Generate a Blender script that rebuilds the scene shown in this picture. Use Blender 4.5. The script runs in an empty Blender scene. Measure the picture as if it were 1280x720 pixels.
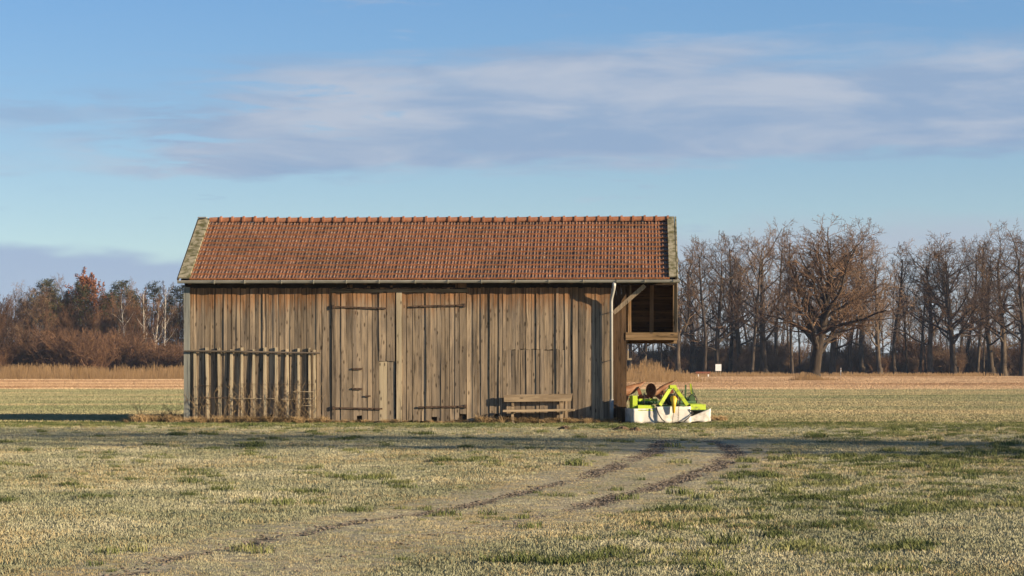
import bpy, math, random
import numpy as np
from mathutils import Vector, Matrix

# ------------------------------------------------------------------ camera, sky, sun, exposure
scene = bpy.context.scene
COL = scene.collection
F = 3205.0            # focal length in photo pixels (1280 wide)
HOR = 458.0           # row of the horizon in the photo
CAMZ = 1.65
cam_data = bpy.data.cameras.new("camera")
cam = bpy.data.objects.new("camera", cam_data)
COL.objects.link(cam)
cam.location = (0, 0, CAMZ)
cam.rotation_euler = (math.radians(90), 0, 0)
cam_data.sensor_width = 36.0
cam_data.lens = 36.0 * F / 1280.0
cam_data.shift_y = (HOR - 360.0) / 1280.0
cam_data.clip_start = 0.5
cam_data.clip_end = 20000
scene.camera = cam

SUN_EL, SUN_AZ = math.radians(14.0), math.radians(70.0)   # azimuth measured from "behind the camera" towards the right
sdir = Vector((math.cos(SUN_EL) * math.sin(SUN_AZ), -math.cos(SUN_EL) * math.cos(SUN_AZ), math.sin(SUN_EL)))
sun_data = bpy.data.lights.new("sun", 'SUN')
sun_data.energy = 5.0
sun_data.angle = math.radians(0.53)
sun_data.color = (1.0, 0.79, 0.54)
sun = bpy.data.objects.new("sun", sun_data)
COL.objects.link(sun)
sun.location = (40, -20, 30)
sun.rotation_euler = sdir.to_track_quat('Z', 'Y').to_euler()

scene.view_settings.view_transform = 'Standard'
scene.view_settings.look = 'None'
scene.view_settings.exposure = 1.23
scene.view_settings.gamma = 1.0


class NT:
    """small helper to write node trees"""
    def __init__(self, tree):
        self.t = tree; self.n = tree.nodes; self.l = tree.links
    def new(self, kind, **kw):
        nd = self.n.new(kind)
        for k, v in kw.items():
            setattr(nd, k, v)
        return nd
    def put(self, sock, v):
        if isinstance(v, bpy.types.NodeSocket):
            self.l.new(v, sock)
        elif v is not None:
            if hasattr(sock.default_value, '__len__') and not hasattr(v, '__len__'):
                v = [v] * len(sock.default_value)
            if hasattr(sock.default_value, '__len__') and len(sock.default_value) == 4 and len(v) == 3:
                v = (*v, 1)
            sock.default_value = v
    def math(self, op, a, b=None, c=None, clamp=False):
        nd = self.new('ShaderNodeMath', operation=op, use_clamp=clamp)
        self.put(nd.inputs[0], a); self.put(nd.inputs[1], b)
        if c is not None: self.put(nd.inputs[2], c)
        return nd.outputs[0]
    def vmath(self, op, a, b=None):
        nd = self.new('ShaderNodeVectorMath', operation=op)
        self.put(nd.inputs[0], a); self.put(nd.inputs[1], b)
        return nd.outputs[0]
    def noise(self, vec, scale=5, detail=4, rough=0.55, dist=0.0):
        nd = self.new('ShaderNodeTexNoise')
        self.put(nd.inputs['Vector'], vec); self.put(nd.inputs['Scale'], scale)
        nd.inputs['Detail'].default_value = detail; nd.inputs['Roughness'].default_value = rough
        nd.inputs['Distortion'].default_value = dist
        return nd.outputs['Fac']
    def range(self, v, a, b, c=0.0, d=1.0, smooth=True):
        nd = self.new('ShaderNodeMapRange', interpolation_type='SMOOTHSTEP' if smooth else 'LINEAR')
        self.put(nd.inputs['Value'], v)
        for i, x in zip(('From Min', 'From Max', 'To Min', 'To Max'), (a, b, c, d)):
            self.put(nd.inputs[i], x)
        return nd.outputs['Result']
    def ramp(self, v, stops):
        nd = self.new('ShaderNodeValToRGB')
        cr = nd.color_ramp
        while len(cr.elements) < len(stops): cr.elements.new(0.5)
        for e, (p, c) in zip(cr.elements, stops):
            e.position = p; e.color = (*c, 1)
        self.put(nd.inputs[0], v)
        return nd.outputs['Color']
    def mix(self, fac, a, b, blend='MIX'):
        nd = self.new('ShaderNodeMix', data_type='RGBA', blend_type=blend)
        self.put(nd.inputs[0], fac); self.put(nd.inputs[6], a); self.put(nd.inputs[7], b)
        return nd.outputs[2]
    def sep(self, v):
        nd = self.new('ShaderNodeSeparateXYZ'); self.put(nd.inputs[0], v); return nd.outputs
    def comb(self, x, y, z):
        nd = self.new('ShaderNodeCombineXYZ')
        for s, v in zip(nd.inputs, (x, y, z)): self.put(s, v)
        return nd.outputs[0]


# ---- world: Nishita sky with long flat stratus clouds
world = bpy.data.worlds.new("World")
scene.world = world
world.use_nodes = True
T = NT(world.node_tree)
T.n.clear()
wout = T.new('ShaderNodeOutputWorld')
bg = T.new('ShaderNodeBackground')
bg.inputs['Strength'].default_value = 0.07
T.l.new(bg.outputs[0], wout.inputs[0])
geo_dir = T.new('ShaderNodeTexCoord').outputs['Generated']
dx, dy, dz = T.sep(T.vmath('NORMALIZE', geo_dir))
el = T.math('ARCSINE', dz)
az = T.math('ARCTAN2', dx, dy)
# look the air up higher than it is: very clear, dry winter air
zz = T.math('ADD', T.math('MULTIPLY', dz, 1.75), 0.035)
sky = T.new('ShaderNodeTexSky', sky_type='NISHITA')
sky.sun_disc = False
sky.sun_elevation = SUN_EL
sky.sun_rotation = math.pi - SUN_AZ
sky.altitude = 500
sky.air_density = 1.0
sky.dust_density = 0.6
sky.ozone_density = 2.0
T.l.new(T.vmath('NORMALIZE', T.comb(dx, dy, zz)), sky.inputs['Vector'])
skyc = sky.outputs[0]
# clouds: flat streaks seen edge-on, long in azimuth and thin in elevation
cv = T.comb(T.math('MULTIPLY', az, 7.0), T.math('MULTIPLY', el, 46.0), 3.7)
warp = T.noise(T.comb(T.math('MULTIPLY', az, 9.0), T.math('MULTIPLY', el, 30.0), 9.1), 1.0, 4, 0.6)
n1 = T.noise(cv, 1.0, 7, 0.58, 0.4)
n2 = T.noise(T.comb(T.math('MULTIPLY', az, 24.0), T.math('MULTIPLY', el, 190.0), 1.2), 1.0, 6, 0.6, 0.5)
# the large stratus bank (x is azimuth, thickens to the right)
tilt = T.math('SUBTRACT', el, T.math('MULTIPLY', az, 0.03))
# lower edge soft-flat, upper edge ragged
low = T.range(T.math('ADD', tilt, T.math('MULTIPLY', T.math('SUBTRACT', n2, 0.5), 0.020)), 0.0725, 0.0820)
uptop = T.range(az, -0.20, 0.03, 0.112, 0.1265)
up = T.math('SUBTRACT', uptop, T.math('ADD', el, T.math('MULTIPLY', T.math('SUBTRACT', n1, 0.5), 0.050)))
upm = T.range(up, -0.001, 0.014)
side = T.range(T.math('ADD', az, T.math('MULTIPLY', T.math('SUBTRACT', warp, 0.5), 0.34)), -0.31, -0.10)
bank = T.math('MULTIPLY', T.math('MULTIPLY', low, upm), side)
holes = T.range(T.math('ADD', n2, T.math('MULTIPLY', T.range(az, -0.2, 0.05), 0.30)), 0.40, 0.62, 0.0, 1.0)
bank = T.math('MULTIPLY', bank, holes)
# scattered thin streaks everywhere
streak = T.math('MULTIPLY', T.range(n2, 0.56, 0.74), T.range(n1, 0.46, 0.62))
streak = T.math('MULTIPLY', streak, 0.75)
# low haze bank close to the horizon
e2 = T.math('ADD', el, T.math('MULTIPLY', T.math('SUBTRACT', warp, 0.5), 0.026))
horb = T.math('MULTIPLY', T.range(e2, T.range(az, -0.05, 0.10, 0.0455, 0.062), T.range(az, -0.05, 0.10, 0.0395, 0.045)), T.range(az, 0.06, -0.02, 0.8, 1.0))
cov = T.math('MAXIMUM', T.math('MULTIPLY', bank, 0.92), streak)
skyc = T.mix(1.0, skyc, T.mix(T.range(el, 0.02, 0.19), (1.16, 1.05, 0.93), (0.84, 1.09, 1.27)), 'MULTIPLY')
cshade = T.noise(T.comb(T.math('MULTIPLY', az, 12.0), T.math('MULTIPLY', el, 60.0), 5.5), 1.0, 5, 0.55, 0.3)
cloudc = T.mix(T.range(cshade, 0.36, 0.66), (1.8, 2.5, 3.6), (2.95, 3.3, 3.95))
hazec = T.mix(T.range(az, -0.05, 0.10), (1.9, 2.4, 3.7), (2.75, 2.85, 3.6))
skyc = T.mix(T.math('MULTIPLY', horb, 0.75), skyc, hazec)
skyc = T.mix(cov, skyc, cloudc)
T.l.new(skyc, bg.inputs['Color'])

# ------------------------------------------------------------------ helpers
rng = random.Random(7)


def gp(px, py, z=0.0):
    """point on the ground seen at a photo pixel"""
    Y = (CAMZ - z) * F / (py - HOR)
    return ((px - 640.0) / F * Y, Y)


def at(px, py, Y):
    return Vector(((px - 640.0) / F * Y, Y, CAMZ - (py - HOR) / F * Y))


def vnoise(x, y, seed=0):
    x = np.asarray(x, float); y = np.asarray(y, float)
    xi = np.floor(x).astype(np.int64); yi = np.floor(y).astype(np.int64)
    fx = x - xi; fy = y - yi
    fx = fx * fx * (3 - 2 * fx); fy = fy * fy * (3 - 2 * fy)
    def h(a, b):
        n = (a * 374761393 + b * 668265263 + seed * 974634777) & 0x7fffffff
        n = ((n ^ (n >> 13)) * 1274126177) & 0x7fffffff
        n = (n ^ (n >> 16)) & 0xffff
        return n / 65535.0
    return ((h(xi, yi) * (1 - fx) + h(xi + 1, yi) * fx) * (1 - fy)
            + (h(xi, yi + 1) * (1 - fx) + h(xi + 1, yi + 1) * fx) * fy)


def fbm(x, y, seed=0, octv=3):
    s = 0; a = 0.5; tot = 0
    for i in range(octv):
        s = s + a * vnoise(x * 2 ** i, y * 2 ** i, seed + i * 17); tot += a; a *= 0.5
    return s / tot


class MB:
    """collects shapes into one mesh"""
    def __init__(self):
        self.v = []; self.f = []; self.m = []
    def add(self, vs, fs, m=0):
        o = len(self.v)
        self.v.extend([tuple(p) for p in vs])
        self.f.extend([tuple(i + o for i in f) for f in fs])
        self.m.extend([m] * len(fs))
    def box(self, a, b, mat=None, m=0):
        x0, y0, z0 = a; x1, y1, z1 = b
        vs = [Vector(p) for p in ((x0, y0, z0), (x1, y0, z0), (x1, y1, z0), (x0, y1, z0),
                                  (x0, y0, z1), (x1, y0, z1), (x1, y1, z1), (x0, y1, z1))]
        if mat is not None: vs = [mat @ p for p in vs]
        self.add(vs, [(0, 3, 2, 1), (4, 5, 6, 7), (0, 1, 5, 4), (1, 2, 6, 5), (2, 3, 7, 6), (3, 0, 4, 7)], m)
    def beam(self, p0, p1, w, h, up=(0, 0, 1), m=0):
        p0 = Vector(p0); p1 = Vector(p1); d = (p1 - p0); L = d.length; d.normalize()
        up = Vector(up)
        s = d.cross(up)
        if s.length < 1e-4: s = d.cross(Vector((0, 1, 0)))
        s.normalize(); u = s.cross(d)
        vs = []
        for p in (p0, p1):
            for a, b in ((-1, -1), (1, -1), (1, 1), (-1, 1)):
                vs.append(p + s * a * w / 2 + u * b * h / 2)
        self.add(vs, [(0, 1, 2, 3), (7, 6, 5, 4), (0, 4, 5, 1), (1, 5, 6, 2), (2, 6, 7, 3), (3, 7, 4, 0)], m)
    def tube(self, pts, rad, k=6, cap=True, m=0):
        pts = [Vector(p) for p in pts]
        if not hasattr(rad, '__len__'): rad = [rad] * len(pts)
        n = len(pts); vs = []; fs = []
        ref = None
        for i, p in enumerate(pts):
            d = (pts[min(i + 1, n - 1)] - pts[max(i - 1, 0)])
            if d.length < 1e-9: d = Vector((0, 0, 1))
            d.normalize()
            if ref is None: ref = Vector((1, 0, 0)) if abs(d.x) < 0.8 else Vector((0, 1, 0))
            s = d.cross(ref); s.normalize(); u = s.cross(d); ref = -u if False else ref
            for j in range(k):
                a = 2 * math.pi * j / k
                vs.append(p + (s * math.cos(a) + u * math.sin(a)) * rad[i])
        for i in range(n - 1):
            for j in range(k):
                fs.append((i * k + j, i * k + (j + 1) % k, (i + 1) * k + (j + 1) % k, (i + 1) * k + j))
        if cap:
            fs.append(tuple(range(k - 1, -1, -1))); fs.append(tuple((n - 1) * k + j for j in range(k)))
        self.add(vs, fs, m)
    def mesh(self, name, mats, smooth=False):
        me = bpy.data.meshes.new(name)
        me.from_pydata(self.v, [], self.f)
        if not isinstance(mats, (list, tuple)): mats = [mats]
        for mt in mats: me.materials.append(mt)
        if any(self.m): me.polygons.foreach_set('material_index', self.m)
        if smooth: me.polygons.foreach_set('use_smooth', [True] * len(me.polygons))
        me.update()
        return me
    def build(self, name, mats, parent=None, loc=(0, 0, 0), smooth=False, rot=(0, 0, 0)):
        return link(name, self.mesh(name, mats, smooth), parent, loc, rot)


def link(name, data, parent=None, loc=(0, 0, 0), rot=(0, 0, 0), scale=(1, 1, 1)):
    o = bpy.data.objects.new(name, data)
    COL.objects.link(o)
    o.location = loc; o.rotation_euler = rot; o.scale = scale
    if parent is not None: o.parent = parent
    return o


def tag(o, label, cat, group=None):
    o['label'] = label; o['category'] = cat
    if group: o['group'] = group
    return o


def thing(name, label, cat, loc=(0, 0, 0), rz=0.0, group=None, scale=(1, 1, 1)):
    o = link(name, None, None, loc, (0, 0, rz), scale)
    o.empty_display_size = 0.3
    return tag(o, label, cat, group)


def kind(o, k, label=None):
    o['kind'] = k
    if label: o['label'] = label
    return o


# ------------------------------------------------------------------ materials
def new_mat(name, rough=0.9, spec=0.2):
    m = bpy.data.materials.new(name); m.use_nodes = True
    t = NT(m.node_tree)
    b = t.n['Principled BSDF']
    b.inputs['Roughness'].default_value = rough
    b.inputs['Specular IOR Level'].default_value = spec
    return m, t, b


def obj_vec(t, rand_shift=True):
    tc = t.new('ShaderNodeTexCoord').outputs['Object']
    if rand_shift:
        r = t.new('ShaderNodeObjectInfo').outputs['Random']
        tc = t.vmath('ADD', tc, t.comb(t.math('MULTIPLY', r, 37.0), t.math('MULTIPLY', r, 91.0), 0.0))
    return tc


def simple(name, c1, c2, scale=4.0, rough=0.9, spec=0.2, bump=0.0, metal=0.0, detail=5, lo=0.35, hi=0.65, var=0.0, stretch=None):
    m, t, b = new_mat(name, rough, spec)
    v = obj_vec(t)
    if stretch: v = t.vmath('MULTIPLY', v, stretch)
    n = t.noise(v, scale, detail, 0.6)
    c = t.ramp(n, [(lo, c1), (hi, c2)])
    if var:
        r = t.new('ShaderNodeObjectInfo').outputs['Random']
        c = t.mix(1.0, c, t.comb(*[t.range(r, 0, 1, 1 - var, 1 + var, False)] * 3), 'MULTIPLY')
    t.put(b.inputs['Base Color'], c)
    b.inputs['Metallic'].default_value = metal
    if bump:
        bn = t.new('ShaderNodeBump'); bn.inputs['Strength'].default_value = bump; bn.inputs['Distance'].default_value = 0.02
        t.put(bn.inputs['Height'], n); t.l.new(bn.outputs[0], b.inputs['Normal'])
    return m


def board_material(name, grey, tan, brown, fresh_from, vertical=True, bright=0.30):
    """weathered boards: grain along the board, knots, silvered wood with fresher brown wood above fresh_from"""
    m, t, b = new_mat(name, 0.88, 0.15)
    tc = t.new('ShaderNodeTexCoord').outputs['Object']
    r = t.new('ShaderNodeObjectInfo').outputs['Random']
    sh = t.comb(t.math('MULTIPLY', r, 31.0), t.math('MULTIPLY', r, 71.0), t.math('MULTIPLY', r, 53.0))
    if not vertical:
        x, y, z = t.sep(tc); tcr = t.comb(z, y, x)
    else:
        tcr = tc
    v = t.vmath('ADD', tcr, sh)
    grain = t.noise(t.vmath('MULTIPLY', v, (17, 17, 0.55)), 1.0, 6, 0.7, 0.5)
    fine = t.noise(t.vmath('MULTIPLY', v, (60, 60, 1.6)), 1.0, 4, 0.65)
    big = t.noise(t.vmath('MULTIPLY', v, (5, 5, 0.8)), 1.0, 4, 0.6)
    c = t.mix(t.range(big, 0.36, 0.64), grey, tan)
    c = t.mix(t.range(grain, 0.50, 0.66, 0, 0.85), c, [q * 0.26 for q in grey])
    c = t.mix(t.range(grain, 0.44, 0.30, 0, 0.6), c, [min(0.62, q * 1.45) for q in tan])
    c = t.mix(t.range(fine, 0.55, 0.75, 0, 0.5), c, [q * 0.5 for q in grey])
    # knots
    vor = t.new('ShaderNodeTexVoronoi'); vor.feature = 'F1'
    t.put(vor.inputs['Vector'], t.vmath('MULTIPLY', v, (6.5, 0.01, 2.3))); vor.inputs['Scale'].default_value = 1.25
    k = t.range(t.math('ADD', vor.outputs['Distance'], t.math('MULTIPLY', t.math('SUBTRACT', fine, 0.5), 0.35)), 0.08, 0.24, 1, 0)
    c = t.mix(t.math('MULTIPLY', k, 0.8), c, (0.035, 0.024, 0.016))
    if fresh_from is not None:
        zc = t.sep(tc)[2]
        zn = t.math('ADD', zc, t.math('MULTIPLY', t.math('SUBTRACT', t.noise(t.vmath('MULTIPLY', v, (9, 9, 1.2)), 1, 4, 0.6), 0.5), 1.5))
        fr = t.range(zn, fresh_from, fresh_from + 0.75)
        c = t.mix(t.math('MULTIPLY', fr, 0.85), c, t.mix(t.range(grain, 0.4, 0.65), brown, [q * 0.35 for q in brown]))
    br = t.range(t.math('FRACT', t.math('MULTIPLY', r, 7.31)), 0, 1, 1 - bright, 1 + bright * 0.75, False)
    c = t.mix(1.0, c, t.comb(br, br, br), 'MULTIPLY')
    t.put(b.inputs['Base Color'], c)
    bn = t.new('ShaderNodeBump'); bn.inputs['Strength'].default_value = 0.55; bn.inputs['Distance'].default_value = 0.012
    t.put(bn.inputs['Height'], t.math('SUBTRACT', 1.0, t.math('ADD', t.math('MULTIPLY', grain, 0.7), t.math('MULTIPLY', fine, 0.3))))
    t.l.new(bn.outputs[0], b.inputs['Normal'])
    return m


M = {}
M['board'] = board_material('weathered_boards', (0.1943, 0.155, 0.1121), (0.3308, 0.257, 0.1729), (0.3024, 0.148, 0.0608), 3.1)
M['boardlow'] = board_material('weathered_boards_plain', (0.172, 0.144, 0.108), (0.28, 0.22, 0.148), (0.208, 0.092, 0.0336), None)
M['jamb'] = board_material('pale_boards', (0.384, 0.3216, 0.2162), (0.48, 0.3936, 0.2576), (0.288, 0.144, 0.0644), None, bright=0.1)
M['greypost'] = board_material('silver_grey_post', (0.208, 0.216, 0.192), (0.264, 0.264, 0.224), (0.16, 0.08, 0.04), None, bright=0.05)
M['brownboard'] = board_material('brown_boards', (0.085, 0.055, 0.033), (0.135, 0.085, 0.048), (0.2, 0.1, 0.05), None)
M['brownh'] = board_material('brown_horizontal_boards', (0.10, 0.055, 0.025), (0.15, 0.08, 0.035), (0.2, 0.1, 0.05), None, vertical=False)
M['beamh'] = board_material('beam_wood', (0.184, 0.12, 0.06), (0.264, 0.176, 0.096), (0.16, 0.08, 0.04), None, vertical=False, bright=0.15)
M['benchwood'] = board_material('bench_wood', (0.27, 0.2, 0.125), (0.42, 0.32, 0.2), (0.3, 0.15, 0.07), None, vertical=False, bright=0.1)
M['beamv'] = board_material('post_wood', (0.26, 0.16, 0.08), (0.36, 0.24, 0.13), (0.2, 0.1, 0.05), None)
M['strut'] = board_material('strut_wood', (0.32, 0.248, 0.168), (0.368, 0.288, 0.192), (0.24, 0.12, 0.056), None, bright=0.05)
M['barpole'] = board_material('dark_pole', (0.10, 0.085, 0.065), (0.16, 0.13, 0.10), (0.2, 0.1, 0.05), None, vertical=False)
M['dark'] = simple('dark_wood_and_shade', (0.025, 0.018, 0.012), (0.05, 0.035, 0.022), 3.0)  # dark wood tone, also used as painted shade behind boards and under the eave
M['lip'] = simple('clay_edge', (0.3226, 0.1254, 0.0528), (0.4659, 0.2061, 0.0968), 9.0, 0.8, 0.2, var=0.12)
M['ridge'] = simple('ridge_clay', (0.272, 0.104, 0.048), (0.368, 0.176, 0.1), 6.0, 0.8, 0.2, 0.2, var=0.10)
M['zinc'] = simple('zinc', (0.34, 0.32, 0.26), (0.46, 0.435, 0.36), 2.0, 0.55, 0.5, 0.05)
M['zincpale'] = simple('zinc_pale', (0.32, 0.32, 0.2933), (0.3968, 0.3904, 0.3557), 2.0, 0.5, 0.5, 0.05, metal=0.2)
M['zincdark'] = simple('zinc_dark', (0.16, 0.16, 0.155), (0.26, 0.26, 0.25), 3.0, 0.6, 0.4, metal=0.2)
M['verge'] = simple('lichen_verge', (0.096, 0.092, 0.04), (0.32, 0.288, 0.2), 5.0, 0.95, 0.1, 0.3, lo=0.38, hi=0.58)
M['rust'] = simple('rusty_iron', (0.05, 0.034, 0.024), (0.12, 0.078, 0.052), 12.0, 0.9, 0.2, 0.1)
M['ruststeel'] = simple('rusty_moldboard', (0.15, 0.06, 0.0238), (0.27, 0.144, 0.0765), 5.0, 0.65, 0.4, 0.1)
M['redpaint'] = simple('faded_red_paint', (0.198, 0.0525, 0.027), (0.252, 0.105, 0.054), 9.0, 0.7, 0.3, 0.1)
M['lime'] = simple('lime_paint', (0.13, 0.15, 0.03), (0.35, 0.46, 0.02), 7.0, 0.55, 0.4, 0.05, lo=0.30, hi=0.46)
M['green'] = simple('green_paint', (0.04, 0.09, 0.036), (0.08, 0.1425, 0.056), 9.0, 0.6, 0.35)
M['yellow'] = simple('yellow_plastic', (0.55, 0.34, 0.02), (0.66, 0.42, 0.04), 6.0, 0.5, 0.4)
M['black'] = simple('black_rubber', (0.012, 0.012, 0.012), (0.03, 0.028, 0.026), 9.0, 0.7, 0.3)
M['canvas'] = simple('white_canvas', (0.30, 0.275, 0.23), (0.58, 0.56, 0.51), 3.0, 0.85, 0.15, 0.3, lo=0.26, hi=0.50)
M['whitepaint'] = simple('white_paint', (0.72, 0.71, 0.68), (0.80, 0.79, 0.76), 4.0, 0.7)
M['bark'] = simple('bark', (0.035, 0.027, 0.02), (0.10, 0.077, 0.054), 1.6, 0.95, 0.1, stretch=(2, 2, 0.5), var=0.25)
M['barkdark'] = simple('dark_bark', (0.028, 0.022, 0.017), (0.07, 0.054, 0.04), 1.6, 0.95, 0.1, stretch=(2, 2, 0.5), var=0.25)
M['twig'] = simple('twigs', (0.087, 0.0546, 0.0336), (0.174, 0.1105, 0.0672), 0.5, 0.95, 0.1, var=0.22)
M['twigpale'] = simple('pale_twigs', (0.1495, 0.0984, 0.0605), (0.26, 0.174, 0.1045), 0.5, 0.95, 0.1, var=0.15)
M['twigred'] = simple('reddish_twigs', (0.075, 0.042, 0.025), (0.165, 0.094, 0.052), 0.4, 0.95, 0.1, var=0.3)
M['birch'] = simple('birch_bark', (0.17, 0.15, 0.12), (0.46, 0.42, 0.35), 1.5, 0.8, 0.2, stretch=(1, 1, 2.2), lo=0.3, hi=0.45)
M['needle'] = simple('pine_needles', (0.03, 0.033, 0.014), (0.07, 0.07, 0.026), 0.8, 0.9, 0.15, var=0.25)
M['pinebark'] = simple('pine_bark', (0.07, 0.04, 0.025), (0.16, 0.09, 0.055), 1.0, 0.95, 0.1, var=0.2)
M['beechleaf'] = simple('withered_leaves', (0.152, 0.056, 0.0256), (0.264, 0.112, 0.052), 0.6, 0.9, 0.1)
M['reed'] = simple('dry_reed', (0.204, 0.1258, 0.0578), (0.3264, 0.2176, 0.1122), 0.5, 0.95, 0.1)
M['hay'] = simple('dry_weeds', (0.17, 0.11, 0.055), (0.38, 0.28, 0.15), 7.0, 0.95, 0.1)
M['soil'] = simple('molehill_soil', (0.07, 0.048, 0.03), (0.16, 0.11, 0.07), 14.0, 0.98, 0.05, 0.5)
M['stone'] = simple('pebbles', (0.06, 0.047, 0.034), (0.30, 0.25, 0.195), 30.0, 0.95, 0.15)
M['hill'] = simple('wooded_hill', (0.022, 0.026, 0.02), (0.05, 0.05, 0.038), 0.02, 1.0, 0.0)


def blade_mat(name, c1, c2, c3, stretch=(0.45, 0.25, 1), rnd=0.28):
    m, t, b = new_mat(name, 0.85, 0.2)
    r = t.new('ShaderNodeObjectInfo')
    loc = r.outputs['Location']
    n = t.noise(t.vmath('MULTIPLY', loc, stretch), 1.0, 6, 0.68)
    f = t.math('ADD', t.math('MULTIPLY', r.outputs['Random'], rnd), t.math('MULTIPLY', t.range(n, 0.34, 0.66), 1 - rnd))
    t.put(b.inputs['Base Color'], t.ramp(f, [(0.1, c1), (0.5, c2), (0.9, c3)]))
    return m


M['g_frost'] = blade_mat('frosted_grass', (0.1664, 0.178, 0.1068), (0.2652, 0.262, 0.1653), (0.364, 0.345, 0.2368))
M['g_straw'] = blade_mat('straw_grass', (0.2368, 0.1924, 0.09842), (0.3108, 0.2553, 0.1371), (0.3848, 0.3256, 0.1898))
M['g_meadow'] = blade_mat('meadow_blades', (0.1848, 0.2016, 0.1008), (0.2688, 0.2562, 0.1428), (0.4032, 0.3276, 0.1848), (0.018, 0.085, 1), 0.22)
M['g_stubble'] = blade_mat('stubble_blades', (0.2184, 0.1218, 0.0672), (0.42, 0.2814, 0.1638), (0.5376, 0.3948, 0.252), (0.008, 0.05, 1), 0.2)
M['g_green'] = blade_mat('green_grass', (0.055, 0.075, 0.022), (0.115, 0.135, 0.045), (0.23, 0.225, 0.095))

# ------------------------------------------------------------------ ground
rut_px = {
    'a': [(60, 735), (150, 714), (250, 692), (330, 676), (420, 656), (500, 644), (545, 637), (600, 625), (655, 614), (700, 604), (740, 592), (775, 580), (805, 569), (826, 557), (832, 548)],
    'b': [(180, 745), (330, 716), (450, 690), (540, 670), (610, 658), (655, 647), (700, 637), (750, 624), (800, 612), (840, 601), (880, 587), (905, 576), (920, 565), (912, 556), (885, 549)],
}
rut_pts = {}
for k_, pl in rut_px.items():
    w = np.array([gp(*p) for p in pl])
    # smooth resample
    seg = np.concatenate([[0], np.cumsum(np.hypot(*np.diff(w, axis=0).T))])
    s = np.linspace(0, seg[-1], 260)
    xs = np.interp(s, seg, w[:, 0]); ys = np.interp(s, seg, w[:, 1])
    kk = np.ones(9) / 9
    xs[4:-4] = np.convolve(xs, kk, 'valid'); ys[4:-4] = np.convolve(ys, kk, 'valid')
    rut_pts[k_] = np.stack([xs, ys], 1)


def rut_dist(x, y, key):
    P = rut_pts[key]
    out = np.full(x.shape, 1e9); prm = np.zeros(x.shape)
    for i in range(0, len(P), 2):
        d = np.hypot(x - P[i, 0], (y - P[i, 1]))
        b = d < out
        out = np.where(b, d, out); prm = np.where(b, i / len(P), prm)
    return out, prm


def rut_mask(x, y):
    near = (y > 15) & (y < 66) & (x > -9) & (x < 9)
    m = np.zeros(x.shape); wm = np.zeros(x.shape)
    xn, yn = x[near], y[near]
    wob = (fbm(xn * 1.7, yn * 0.9, 5) - 0.5) * 0.34
    da, pa = rut_dist(xn + wob, yn, 'a'); db, pb = rut_dist(xn + wob, yn, 'b')
    br = fbm(xn * 2.3, yn * 0.7, 11)
    fa = np.clip((0.25 + 0.07 * np.clip((pa - 0.35) * 3, 0, 1) - da) / 0.22, 0, 1) * np.clip((br - 0.22) * 5, 0.2, 1)
    fb = np.clip((0.31 - db) / 0.22, 0, 1) * np.clip((pb - 0.26) * 12, 0.12, 1) * np.clip((br - 0.22) * 5, 0.2, 1)
    m[near] = np.maximum(fa, fb)
    wm[near] = np.clip((1.15 - np.minimum(da, db)) / 0.5, 0, 1)
    return m, wm


def ground_height(x, y):
    near = np.clip((110 - y) / 40, 0, 1) * np.clip((60 - np.abs(x)) / 20, 0, 1)
    flat = np.clip(np.abs(y - 76.0) / 6 - 0.2, 0.15, 1)
    return ((fbm(x * 0.16, y * 0.13, 3) - 0.5) * 0.09 * flat + (fbm(x * 1.1, y * 1.0, 23) - 0.5) * 0.03) * near - 0.012


def axis(parts):
    out = []
    for a, b, n in parts:
        out.extend(np.linspace(a, b, n, endpoint=False))
    out.append(parts[-1][1])
    return np.array(out)


gx = axis([(-6000, -400, 14), (-400, -60, 17), (-60, -18, 40), (-18, 18, 300), (18, 60, 40), (60, 400, 17), (400, 6000, 14)])
gy = axis([(-2000, -60, 10), (-60, 17, 20), (17, 70, 400), (70, 110, 80), (110, 500, 60), (500, 9000, 30)])
GX, GY = np.meshgrid(gx, gy)
RM, WM = rut_mask(GX, GY)
GZ = ground_height(GX, GY) - RM * 0.025
nx, ny = len(gx), len(gy)
verts = np.stack([GX, GY, GZ], -1).reshape(-1, 3)
idx = np.arange(nx * ny).reshape(ny, nx)
quads = np.stack([idx[:-1, :-1], idx[:-1, 1:], idx[1:, 1:], idx[1:, :-1]], -1).reshape(-1, 4)
me = bpy.data.meshes.new('ground')
me.vertices.add(len(verts)); me.vertices.foreach_set('co', verts.ravel())
me.loops.add(len(quads) * 4); me.loops.foreach_set('vertex_index', quads.ravel().astype(np.int32))
me.polygons.add(len(quads)); me.polygons.foreach_set('loop_start', (np.arange(len(quads)) * 4).astype(np.int32))
me.polygons.foreach_set('use_smooth', np.ones(len(quads), bool))
for nm, arr in (('rut', RM), ('worn', WM)):
    at_ = me.attributes.new(nm, 'FLOAT', 'POINT'); at_.data.foreach_set('value', arr.ravel().astype(np.float32))
me.update(); me.validate()

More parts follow.
